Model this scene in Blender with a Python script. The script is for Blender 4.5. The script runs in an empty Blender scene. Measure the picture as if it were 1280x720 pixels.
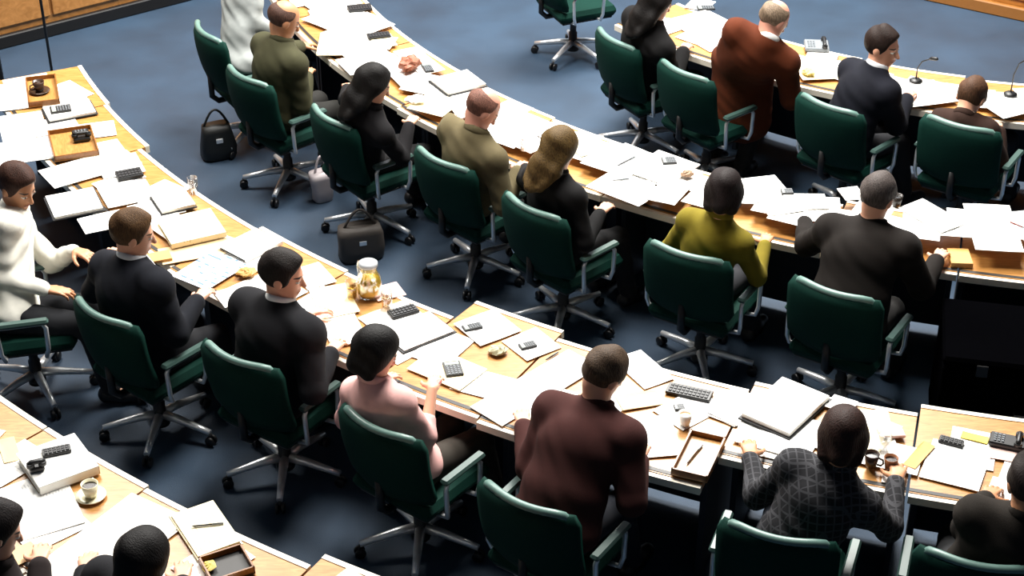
import bpy, math, random
import numpy as np
from mathutils import Vector, Matrix
random.seed(7)
rng = np.random.default_rng(7)
R = math.radians
scene = bpy.context.scene
COL = scene.collection

# ------------------------------------------------------------------ camera
FPX, PITCH, CAMZ = 2100.0, R(32), 5.64
CEN = np.array((4.2, 14.2))          # centre of the concentric rows of desks
cam = bpy.data.cameras.new('camera')
cam.sensor_width = 36.0
cam.lens = FPX / 1280 * 36.0
cam.clip_end = 200
camo = bpy.data.objects.new('camera', cam)
COL.objects.link(camo)
camo.location = (0, 0, CAMZ)
camo.rotation_euler = (math.pi / 2 - PITCH, 0, 0)
scene.camera = camo

def at(px, py, z):
    """point of the place seen at a pixel of the photograph, at height z"""
    u = (px - 640) / FPX
    v = (py - 360) / FPX
    dz = -math.sin(PITCH) - v * math.cos(PITCH)
    dy = math.cos(PITCH) - v * math.sin(PITCH)
    t = (z - CAMZ) / dz
    return np.array((u * t, dy * t, z))

def pol(r, a, z=0.0):
    return np.array((CEN[0] + r * math.sin(R(a)), CEN[1] - r * math.cos(R(a)), z))

# ------------------------------------------------------------------ materials
def s2l(c):
    return tuple(((x / 12.92) if x <= 0.04045 else ((x + 0.055) / 1.055) ** 2.4) for x in c)

def rgb(h):
    h = h.lstrip('#')
    return s2l(tuple(int(h[i:i + 2], 16) / 255 for i in (0, 2, 4))) + (1.0,)

MATS = {}
def mat(name, col, rough=0.6, metal=0.0, var=0.12, vscale=30.0, bump=0.0, bscale=200.0, spec=0.5, sheen=0.0):
    if name in MATS:
        return MATS[name]
    m = bpy.data.materials.new(name)
    m.use_nodes = True
    nt = m.node_tree
    b = nt.nodes['Principled BSDF']
    b.inputs['Roughness'].default_value = rough
    b.inputs['Metallic'].default_value = metal
    b.inputs['Specular IOR Level'].default_value = spec
    if sheen:
        b.inputs['Sheen Weight'].default_value = sheen
    tc = nt.nodes.new('ShaderNodeTexCoord')
    n = nt.nodes.new('ShaderNodeTexNoise')
    n.inputs['Scale'].default_value = vscale
    n.inputs['Detail'].default_value = 4
    nt.links.new(tc.outputs['Object'], n.inputs['Vector'])
    mx = nt.nodes.new('ShaderNodeMix')
    mx.data_type = 'RGBA'
    c = rgb(col)
    mx.inputs[6].default_value = tuple(x * (1 - var) for x in c[:3]) + (1,)
    mx.inputs[7].default_value = tuple(min(1, x * (1 + var)) for x in c[:3]) + (1,)
    nt.links.new(n.outputs['Fac'], mx.inputs[0])
    nt.links.new(mx.outputs[2], b.inputs['Base Color'])
    if bump:
        n2 = nt.nodes.new('ShaderNodeTexNoise')
        n2.inputs['Scale'].default_value = bscale
        n2.inputs['Detail'].default_value = 3
        nt.links.new(tc.outputs['Object'], n2.inputs['Vector'])
        bp = nt.nodes.new('ShaderNodeBump')
        bp.inputs['Strength'].default_value = bump
        bp.inputs['Distance'].default_value = 0.01
        nt.links.new(n2.outputs['Fac'], bp.inputs['Height'])
        nt.links.new(bp.outputs['Normal'], b.inputs['Normal'])
    MATS[name] = m
    return m

def wood(name, c1, c2, scale=3.0, rough=0.35):
    if name in MATS:
        return MATS[name]
    m = bpy.data.materials.new(name)
    m.use_nodes = True
    nt = m.node_tree
    b = nt.nodes['Principled BSDF']
    b.inputs['Roughness'].default_value = rough
    tc = nt.nodes.new('ShaderNodeTexCoord')
    mp = nt.nodes.new('ShaderNodeMapping')
    mp.inputs['Scale'].default_value = (scale, scale * 6, scale * 6)
    n = nt.nodes.new('ShaderNodeTexNoise')
    n.inputs['Scale'].default_value = 3
    n.inputs['Detail'].default_value = 6
    n.inputs['Distortion'].default_value = 1.2
    r = nt.nodes.new('ShaderNodeValToRGB')
    r.color_ramp.elements[0].position = 0.3
    r.color_ramp.elements[0].color = rgb(c1)
    r.color_ramp.elements[1].position = 0.7
    r.color_ramp.elements[1].color = rgb(c2)
    nt.links.new(tc.outputs['Object'], mp.inputs['Vector'])
    nt.links.new(mp.outputs['Vector'], n.inputs['Vector'])
    nt.links.new(n.outputs['Fac'], r.inputs['Fac'])
    nt.links.new(r.outputs['Color'], b.inputs['Base Color'])
    MATS[name] = m
    return m

def printed(name, paper, ink, scale=70.0, cover=0.5):
    """paper with faint rows of print (no readable letters), in the sheet's own coordinates"""
    if name in MATS:
        return MATS[name]
    m = bpy.data.materials.new(name)
    m.use_nodes = True
    nt = m.node_tree
    b = nt.nodes['Principled BSDF']
    b.inputs['Roughness'].default_value = 0.7
    tc = nt.nodes.new('ShaderNodeTexCoord')
    sp = nt.nodes.new('ShaderNodeSeparateXYZ')
    nt.links.new(tc.outputs['Object'], sp.inputs[0])
    w = nt.nodes.new('ShaderNodeMath'); w.operation = 'MULTIPLY'; w.inputs[1].default_value = scale
    nt.links.new(sp.outputs['Y'], w.inputs[0])
    fr = nt.nodes.new('ShaderNodeMath'); fr.operation = 'FRACT'
    nt.links.new(w.outputs[0], fr.inputs[0])
    lt = nt.nodes.new('ShaderNodeMath'); lt.operation = 'LESS_THAN'; lt.inputs[1].default_value = 0.4
    nt.links.new(fr.outputs[0], lt.inputs[0])
    n = nt.nodes.new('ShaderNodeTexNoise'); n.inputs['Scale'].default_value = 22
    nt.links.new(tc.outputs['Object'], n.inputs['Vector'])
    gt = nt.nodes.new('ShaderNodeMath'); gt.operation = 'GREATER_THAN'; gt.inputs[1].default_value = cover
    nt.links.new(n.outputs['Fac'], gt.inputs[0])
    mu = nt.nodes.new('ShaderNodeMath'); mu.operation = 'MULTIPLY'
    nt.links.new(lt.outputs[0], mu.inputs[0]); nt.links.new(gt.outputs[0], mu.inputs[1])
    mx = nt.nodes.new('ShaderNodeMix'); mx.data_type = 'RGBA'
    mx.inputs[6].default_value = rgb(paper); mx.inputs[7].default_value = rgb(ink)
    nt.links.new(mu.outputs[0], mx.inputs[0])
    nt.links.new(mx.outputs[2], b.inputs['Base Color'])
    MATS[name] = m
    return m

def plaid(name, base, line):
    m = bpy.data.materials.new(name)
    m.use_nodes = True
    nt = m.node_tree
    b = nt.nodes['Principled BSDF']
    b.inputs['Roughness'].default_value = 0.9
    tc = nt.nodes.new('ShaderNodeTexCoord')
    sp = nt.nodes.new('ShaderNodeSeparateXYZ')
    nt.links.new(tc.outputs['Object'], sp.inputs[0])
    prev = None
    for ax, sc in (('X', 27.0), ('Z', 27.0), ('Y', 27.0)):
        w = nt.nodes.new('ShaderNodeMath'); w.operation = 'MULTIPLY'; w.inputs[1].default_value = sc
        nt.links.new(sp.outputs[ax], w.inputs[0])
        fr = nt.nodes.new('ShaderNodeMath'); fr.operation = 'FRACT'
        nt.links.new(w.outputs[0], fr.inputs[0])
        lt = nt.nodes.new('ShaderNodeMath'); lt.operation = 'LESS_THAN'
        lt.inputs[1].default_value = 0.2 if ax != 'Y' else 0.12
        nt.links.new(fr.outputs[0], lt.inputs[0])
        if prev is None:
            prev = lt
        else:
            mm = nt.nodes.new('ShaderNodeMath'); mm.operation = 'MAXIMUM'
            nt.links.new(prev.outputs[0], mm.inputs[0]); nt.links.new(lt.outputs[0], mm.inputs[1])
            prev = mm
    mx = nt.nodes.new('ShaderNodeMix'); mx.data_type = 'RGBA'
    mx.inputs[6].default_value = rgb(base); mx.inputs[7].default_value = rgb(line)
    nt.links.new(prev.outputs[0], mx.inputs[0])
    nt.links.new(mx.outputs[2], b.inputs['Base Color'])
    MATS[name] = m
    return m

def skin_mat(name, tone, lips, brow):
    """skin with eyes, brows and lips laid out in the head's own coordinates (attribute headco, metres)"""
    if name in MATS:
        return MATS[name]
    m = bpy.data.materials.new(name)
    m.use_nodes = True
    nt = m.node_tree
    L = nt.links
    b = nt.nodes['Principled BSDF']
    b.inputs['Roughness'].default_value = 0.5
    b.inputs['Subsurface Weight'].default_value = 0.0
    att = nt.nodes.new('ShaderNodeAttribute'); att.attribute_name = 'headco'
    sp = nt.nodes.new('ShaderNodeSeparateXYZ'); L.new(att.outputs['Vector'], sp.inputs[0])
    ab = nt.nodes.new('ShaderNodeMath'); ab.operation = 'ABSOLUTE'; L.new(sp.outputs['X'], ab.inputs[0])
    fr = nt.nodes.new('ShaderNodeMath'); fr.operation = 'GREATER_THAN'; fr.inputs[1].default_value = 0.05
    L.new(sp.outputs['Y'], fr.inputs[0])
    def ell(xs, cx, cz, rx, rz):
        def nrm(src, c, r):
            s = nt.nodes.new('ShaderNodeMath'); s.operation = 'SUBTRACT'; s.inputs[1].default_value = c
            L.new(src, s.inputs[0])
            d = nt.nodes.new('ShaderNodeMath'); d.operation = 'DIVIDE'; d.inputs[1].default_value = r
            L.new(s.outputs[0], d.inputs[0])
            p = nt.nodes.new('ShaderNodeMath'); p.operation = 'MULTIPLY'
            L.new(d.outputs[0], p.inputs[0]); L.new(d.outputs[0], p.inputs[1])
            return p
        a, c = nrm(xs, cx, rx), nrm(sp.outputs['Z'], cz, rz)
        s = nt.nodes.new('ShaderNodeMath'); s.operation = 'ADD'
        L.new(a.outputs[0], s.inputs[0]); L.new(c.outputs[0], s.inputs[1])
        l = nt.nodes.new('ShaderNodeMath'); l.operation = 'LESS_THAN'; l.inputs[1].default_value = 1.0
        L.new(s.outputs[0], l.inputs[0])
        q = nt.nodes.new('ShaderNodeMath'); q.operation = 'MULTIPLY'
        L.new(l.outputs[0], q.inputs[0]); L.new(fr.outputs[0], q.inputs[1])
        return q
    n = nt.nodes.new('ShaderNodeTexNoise'); n.inputs['Scale'].default_value = 12
    tc = nt.nodes.new('ShaderNodeTexCoord'); L.new(tc.outputs['Object'], n.inputs['Vector'])
    mx = nt.nodes.new('ShaderNodeMix'); mx.data_type = 'RGBA'
    c = rgb(tone)
    mx.inputs[6].default_value = tuple(x * 0.88 for x in c[:3]) + (1,)
    mx.inputs[7].default_value = tuple(min(1, x * 1.1) for x in c[:3]) + (1,)
    L.new(n.outputs['Fac'], mx.inputs[0])
    cur = mx.outputs[2]
    for (xs, cx, cz, rx, rz, colr) in ((sp.outputs['X'], 0, -0.068, 0.026, 0.0085, lips),
                                       (ab.outputs[0], 0.032, 0.0, 0.0145, 0.0075, '#e8e4de'),
                                       (ab.outputs[0], 0.032, 0.0, 0.0062, 0.0072, '#2a1a10'),
                                       (ab.outputs[0], 0.033, 0.023, 0.021, 0.0045, brow)):
        e = ell(xs, cx, cz, rx, rz)
        k = nt.nodes.new('ShaderNodeMix'); k.data_type = 'RGBA'
        L.new(e.outputs[0], k.inputs[0]); L.new(cur, k.inputs[6]); k.inputs[7].default_value = rgb(colr)
        cur = k.outputs[2]
    L.new(cur, b.inputs['Base Color'])
    MATS[name] = m
    return m

def glass(name, col='#ffffff', rough=0.02):
    """thin clear wall: mostly see-through, with a glossy coat"""
    if name in MATS:
        return MATS[name]
    m = bpy.data.materials.new(name)
    m.use_nodes = True
    nt = m.node_tree
    nt.nodes.remove(nt.nodes['Principled BSDF'])
    tr = nt.nodes.new('ShaderNodeBsdfTransparent'); tr.inputs[0].default_value = tuple(.35 + .65 * x for x in rgb(col)[:3]) + (1,)
    gl = nt.nodes.new('ShaderNodeBsdfGlossy'); gl.inputs['Color'].default_value = rgb(col); gl.inputs['Roughness'].default_value = .12
    lw = nt.nodes.new('ShaderNodeLayerWeight'); lw.inputs[0].default_value = .35
    mp = nt.nodes.new('ShaderNodeMapRange'); mp.inputs[3].default_value = .10; mp.inputs[4].default_value = .7
    nt.links.new(lw.outputs['Facing'], mp.inputs[0])
    mx = nt.nodes.new('ShaderNodeMixShader')
    nt.links.new(mp.outputs[0], mx.inputs[0]); nt.links.new(tr.outputs[0], mx.inputs[1]); nt.links.new(gl.outputs[0], mx.inputs[2])
    nt.links.new(mx.outputs[0], nt.nodes['Material Output'].inputs[0])
    MATS[name] = m
    return m

M_WOOD = wood('desk_wood', '#99672f', '#ba874b', 3.0)
M_EDGE = mat('desk_edging', '#efe6d4', 0.4, var=0.04)
M_INLAY = mat('dark_inlay', '#14100c', 0.5)
M_DARK = mat('navy_panel', '#16202c', 0.7, var=0.2, vscale=4)
M_GREEN = mat('green_upholstery', '#012a22', 0.8, var=0.2, vscale=60, bump=0.15, bscale=500, spec=0.15)
M_LIT_EDGE = mat('grey_green_lit_edge', '#5c7a72', 0.4, var=0.08, spec=0.5)  # paler than the upholstery: light on the back's top edge painted in
M_CHROME = mat('chrome', '#eceef0', 0.36, .7, var=0.03)
M_PAD = mat('arm_pad_vinyl', '#38504a', 0.4, var=0.08)
M_BLACK = mat('black_plastic', '#0b0b0d', 0.45, var=0.2)
M_GREYP = mat('grey_plastic', '#6f7478', 0.4, var=0.1)
M_SHELL = mat('dark_shell', '#0a1a18', 0.5, var=0.2)

# ------------------------------------------------------------------ mesh helpers
class MB:
    def __init__(s):
        s.v = []; s.f = []; s.mi = []; s.sm = []
    def add(s, verts, faces, mi=0, smooth=False):
        o = len(s.v)
        s.v += [tuple(float(c) for c in p) for p in verts]
        s.f += [tuple(i + o for i in f) for f in faces]
        s.mi += [mi] * len(faces); s.sm += [smooth] * len(faces)
    def box(s, c, size, rz=0.0, mi=0, bev=0.0, M=None):
        x, y, z = (d / 2 for d in size)
        b = min(bev, x * .9, y * .9, z * .9)
        if b <= 0:
            vs = [(i, j, k) for k in (-z, z) for i, j in ((-x, -y), (x, -y), (x, y), (-x, y))]
            fs = [(3, 2, 1, 0), (4, 5, 6, 7), (0, 1, 5, 4), (1, 2, 6, 5), (2, 3, 7, 6), (3, 0, 4, 7)]
        else:
            rings = []
            for (zz, ins) in ((-z, b), (-z + b, 0), (z - b, 0), (z, b)):
                ring = []
                for sx, sy, a0 in ((1, 1, 0), (-1, 1, 90), (-1, -1, 180), (1, -1, 270)):
                    for t in (0, 45, 90):
                        rr = b
                        ax = R(a0 + t)
                        px = sx * (x - b) + (rr - ins * (1 if rr else 0)) * math.cos(ax) if ins < b else sx * (x - b) + 0.0 * math.cos(ax)
                        py = sy * (y - b) + (rr - ins) * math.sin(ax) if ins < b else sy * (y - b)
                        if ins >= b:
                            px = sx * (x - b) + 0.35 * b * math.cos(ax); py = sy * (y - b) + 0.35 * b * math.sin(ax)
                        ring.append((px, py, zz))
                rings.append(ring)
            vs = [p for r_ in rings for p in r_]
            n = 12
            fs = [tuple(range(n - 1, -1, -1)), tuple(range(3 * n, 4 * n))]
            for k in range(3):
                for i in range(n):
                    fs.append((k * n + i, k * n + (i + 1) % n, (k + 1) * n + (i + 1) % n, (k + 1) * n + i))
        T = Matrix.Translation(Vector(c)) @ (M if M is not None else Matrix.Rotation(rz, 4, 'Z'))
        s.add([T @ Vector(p) for p in vs], fs, mi)
    def tube(s, pts, rad, n=10, mi=0, cap=True):
        pts = [Vector(p) for p in pts]
        rad = rad if isinstance(rad, (list, tuple)) else [rad] * len(pts)
        vs = []; fs = []
        up = None
        for i, p in enumerate(pts):
            d = (pts[min(i + 1, len(pts) - 1)] - pts[max(i - 1, 0)]).normalized()
            if up is None:
                up = Vector((0, 0, 1)) if abs(d.z) < .9 else Vector((1, 0, 0))
            a = d.cross(up).normalized(); b = a.cross(d).normalized(); up = b
            for k in range(n):
                t = 2 * math.pi * k / n
                vs.append(p + (a * math.cos(t) + b * math.sin(t)) * rad[i])
        for i in range(len(pts) - 1):
            for k in range(n):
                fs.append((i * n + k, i * n + (k + 1) % n, (i + 1) * n + (k + 1) % n, (i + 1) * n + k))
        s.add(vs, fs, mi, True)
        if cap:
            m = len(pts)
            o = len(s.v) - len(vs)
            s.f += [tuple(o + k for k in range(n - 1, -1, -1)), tuple(o + (m - 1) * n + k for k in range(n))]
            s.mi += [mi, mi]; s.sm += [False, False]
    def lathe(s, prof, n=24, c=(0, 0, 0), mi=0, M=None):
        vs = []; fs = []
        for (r, z) in prof:
            for k in range(n):
                t = 2 * math.pi * k / n
                vs.append(Vector((r * math.cos(t), r * math.sin(t), z)))
        for i in range(len(prof) - 1):
            for k in range(n):
                fs.append((i * n + k, i * n + (k + 1) % n, (i + 1) * n + (k + 1) % n, (i + 1) * n + k))
        T = Matrix.Translation(Vector(c)) @ (M if M is not None else Matrix.Identity(4))
        s.add([T @ p for p in vs], fs, mi, True)
    def build(s, name, mats, parent=None, loc=None):
        me = bpy.data.meshes.new(name)
        me.from_pydata(s.v, [], s.f)
        mats = mats if isinstance(mats, (list, tuple)) else [mats]
        for m in mats:
            me.materials.append(m)
        me.polygons.foreach_set('material_index', s.mi)
        me.polygons.foreach_set('use_smooth', s.sm)
        me.update()
        o = bpy.data.objects.new(name, me)
        COL.objects.link(o)
        if parent is not None:
            o.parent = parent
        if loc is not None:
            o.location = loc
        return o

def tag(o, label=None, cat=None, group=None, kind=None):
    if label: o['label'] = label
    if cat: o['category'] = cat
    if group: o['group'] = group
    if kind: o['kind'] = kind
    return o

def empty(name, loc=(0, 0, 0), rz=0.0):
    o = bpy.data.objects.new(name, None)
    o.empty_display_size = 0.1
    COL.objects.link(o)
    o.location = loc
    o.rotation_euler = (0, 0, rz)
    return o

def dup(o, parent=None):
    c = o.copy()
    COL.objects.link(c)
    if parent is not None:
        c.parent = parent
    for ch in list(o.children):
        dup(ch, c)
    return c

# ------------------------------------------------------------------ setting
def carpet():
    m = bpy.data.materials.new('blue_carpet')
    m.use_nodes = True
    nt = m.node_tree
    b = nt.nodes['Principled BSDF']
    b.inputs['Roughness'].default_value = 0.62
    b.inputs['Specular IOR Level'].default_value = 0.5
    tc = nt.nodes.new('ShaderNodeTexCoord')
    n = nt.nodes.new('ShaderNodeTexNoise'); n.inputs['Scale'].default_value = 1.6; n.inputs['Detail'].default_value = 8
    nt.links.new(tc.outputs['Object'], n.inputs['Vector'])
    r = nt.nodes.new('ShaderNodeValToRGB')
    r.color_ramp.elements[0].position = .35; r.color_ramp.elements[0].color = rgb('#1b2e41')
    r.color_ramp.elements[1].position = .65; r.color_ramp.elements[1].color = rgb('#263d53')
    nt.links.new(n.outputs['Fac'], r.inputs['Fac'])
    nt.links.new(r.outputs['Color'], b.inputs['Base Color'])
    n2 = nt.nodes.new('ShaderNodeTexNoise'); n2.inputs['Scale'].default_value = 260
    nt.links.new(tc.outputs['Object'], n2.inputs['Vector'])
    bp = nt.nodes.new('ShaderNodeBump'); bp.inputs['Strength'].default_value = .35; bp.inputs['Distance'].default_value = .01
    nt.links.new(n2.outputs['Fac'], bp.inputs['Height'])
    nt.links.new(bp.outputs['Normal'], b.inputs['Normal'])
    return m

mb = MB()
mb.add([(-9, -1, 0), (13, -1, 0), (13, 19, 0), (-9, 19, 0), (-9, -1, -.1), (13, -1, -.1), (13, 19, -.1), (-9, 19, -.1)],
       [(0, 1, 2, 3), (7, 6, 5, 4), (4, 5, 1, 0), (5, 6, 2, 1), (6, 7, 3, 2), (7, 4, 0, 3)])
tag(mb.build('floor', carpet()), kind='structure')

def wall_panel(name, p0, p1, h, thick, m, panels, plinth_m, side):
    """wood-panelled low wall between two floor points; its visible face passes through p0-p1"""
    p0 = np.array(p0); p1 = np.array(p1)
    d = p1 - p0; L = float(np.hypot(*d)); d = d / L
    nrm = np.array((d[1], -d[0]))              # towards the camera
    ang = math.atan2(d[1], d[0])
    w = MB()
    c = p0 + d * L / 2 - nrm * thick / 2
    w.box((c[0], c[1], h / 2), (L, thick, h), ang)
    npan = panels
    for i in range(npan):
        q = p0 + d * (L * (i + .5) / npan) + nrm * .012
        w.box((q[0], q[1], h / 2 + .07), (L / npan - .025, .024, h - .2), ang, bev=.008)
    tag(w.build('wall_' + side, m), kind='structure')
    k = MB()
    q = p0 + d * L / 2 + nrm * .025
    k.box((q[0], q[1], .055), (L, .05, .11), ang, bev=.01)
    tag(k.build('baseboard_' + side, plinth_m), kind='structure')

M_PANEL = wood('panel_wood', '#9c6a35', '#bb8349', 1.2, 0.35)
M_PLINTH = mat('black_plinth', '#0c0a0a', 0.5)
a0, a1 = np.array((-4.25, 12.72)), np.array((-2.86, 13.77))
dd = (a1 - a0) / np.hypot(*(a1 - a0))
wall_panel('wall', a0 - dd * 2.0, a1 + dd * 3.0, 2.4, .12, M_PANEL, 8, M_PLINTH, 'left')
b0, b1 = np.array((3.55, 13.85)), np.array((4.36, 13.33))
dd2 = (b1 - b0) / np.hypot(*(b1 - b0))
wall_panel('wall', b0 - dd2 * .3, b1 + dd2 * 2.5, 1.0, .12, wood('amber_wood', '#b5702a', '#cf8a3e', 1.2, .35), 4, mat('amber_plinth', '#9a642c', .5), 'right')

# ------------------------------------------------------------------ desks
def arc_slab(mb, rf, rn, a0, a1, z0, z1, n=10, mi=0):
    vs = []
    for i in range(n + 1):
        a = a0 + (a1 - a0) * i / n
        f, g = pol(rf, a), pol(rn, a)
        vs += [(f[0], f[1], z0), (f[0], f[1], z1), (g[0], g[1], z1), (g[0], g[1], z0)]
    fs = [(0, 1, 2, 3), (n * 4 + 3, n * 4 + 2, n * 4 + 1, n * 4)]
    for i in range(n):
        o, p = i * 4, (i + 1) * 4
        for k in range(4):
            k2 = (k + 1) % 4
            fs.append((o + k, p + k, p + k2, o + k2))
    mb.add([(v[0] , v[1], v[2]) for v in vs], fs, mi)

DZ = 0.74
def desk(rf, rn, a0, a1, label):
    g = math.degrees(.006 / rf)
    a0 += g; a1 -= g
    am = (a0 + a1) / 2
    root = empty('curved_desk', tuple(pol((rf + rn) / 2, am)))
    tag(root, label, 'desk', 'desks in concentric curved rows')
    off = -Vector(root.location)
    def fin(mb, name, m, lab=None):
        o = mb.build(name, m, root, off)
        if lab: o['label'] = lab
        return o
    t = MB(); arc_slab(t, rf + .028, rn - .028, a0, a1, .70, DZ); fin(t, 'tabletop', M_WOOD)
    t = MB(); arc_slab(t, rn - .028, rn, a0, a1, .695, DZ - .004); fin(t, 'front_edging', M_EDGE, 'cream edging strip along the sitter side')
    t = MB(); arc_slab(t, rf, rf + .028, a0, a1, .695, DZ + .004); fin(t, 'back_edging', M_EDGE)
    t = MB(); arc_slab(t, rn - .06, rn - .036, a0, a1, DZ - .002, DZ + .0025); fin(t, 'edge_inlay', M_INLAY, 'dark inlay line')
    t = MB(); arc_slab(t, rf + .10, rf + .125, a0 + .3, a1 - .3, .06, .70); fin(t, 'modesty_panel', M_DARK)
    for aa in (a0 + .25, a1 - .25):
        t = MB()
        w = math.degrees(.014 / rf)
        arc_slab(t, rf + .06, rn - .22, aa - w, aa + w, .0, .70, 2); fin(t, 'side_panel', M_DARK)
    return root

ROW1 = [(7.98, 8.62, -64.6, -59.6, 'desk section at the far left end of the long middle row'),
        (8.0, 8.62, -59.6, -54.4, 'desk section beyond the man in the white shirt, topped by a dark telephone'),
        (8.06, 8.64, -54.4, -49.6, 'desk section in front of the man in the white shirt'),
        (8.06, 8.66, -49.6, -44.9, 'desk section with a cream folder beside the navy suited man'),
        (8.02, 8.70, -44.9, -39.6, 'desk section in front of the navy suited man with resting hands'),
        (8.04, 8.70, -39.6, -34.1, 'desk section with a juice jug, by the charcoal suited man'),
        (7.84, 8.73, -34.1, -30.0, 'desk section in front of the woman in the pink blouse'),
        (7.92, 8.76, -30.0, -22.3, 'desk section in front of the man in the maroon jacket'),
        (7.84, 8.50, -22.3, -16.3, 'desk section in front of the person in the plaid shirt'),
        (7.76, 8.50, -16.3, -8.5, 'desk section at the right end of the middle row, with a black telephone')]
ROW2 = [(5.76, 6.42, -74, -66, 'desk section at the top edge, beyond the olive jacket'),
        (5.76, 6.42, -66, -58.5, 'desk section in front of the person in the olive jacket'),
        (5.76, 6.42, -58.5, -50.5, 'desk section with a brown leather pouch, before the long black hair'),
        (5.78, 6.44, -50.5, -42.6, 'desk section in front of the person in the khaki jacket'),
        (5.80, 6.45, -42.6, -34.6, 'desk section in front of the long-haired woman in black'),
        (5.84, 6.45, -34.6, -27.6, 'desk section with a heap of papers left of the mustard top'),
        (5.86, 6.45, -27.6, -22.2, 'desk section right of the mustard top, with loose white papers'),
        (5.80, 6.45, -22.2, -15.4, 'desk section in front of the grey-haired man in the brown-black suit'),
        (5.74, 6.45, -15.4, -7.5, 'desk section above the black equipment case')]
ROW3 = [(3.74, 4.38, -52, -38, 'desk section in front of the black-clothed person at the top'),
        (3.74, 4.38, -38, -27.5, 'desk section the rust coated person leans over'),
        (3.76, 4.40, -27.5, -16.5, 'desk section in front of the dark suited man seen in profile'),
        (3.80, 4.42, -16.5, -5, 'desk section at the right edge by the low bent brown head')]
ROW0 = [(10.0, 10.72, -45, -40.2, 'desk section at the left edge of the nearest row'),
        (10.0, 10.74, -40.2, -36.0, 'desk section with the white telephone set in the nearest row'),
        (10.02, 10.76, -36.0, -30.4, 'desk section in front of the black hair at the bottom edge'),
        (9.93, 10.76, -30.4, -26.6, 'desk corner just showing at the bottom edge, left of the maroon jacket')]
for rows in (ROW1, ROW2, ROW3, ROW0):
    for (rf, rn, b0_, b1_, lb) in rows:
        desk(rf, rn, b0_, b1_, 'curved wooden ' + lb)

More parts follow.
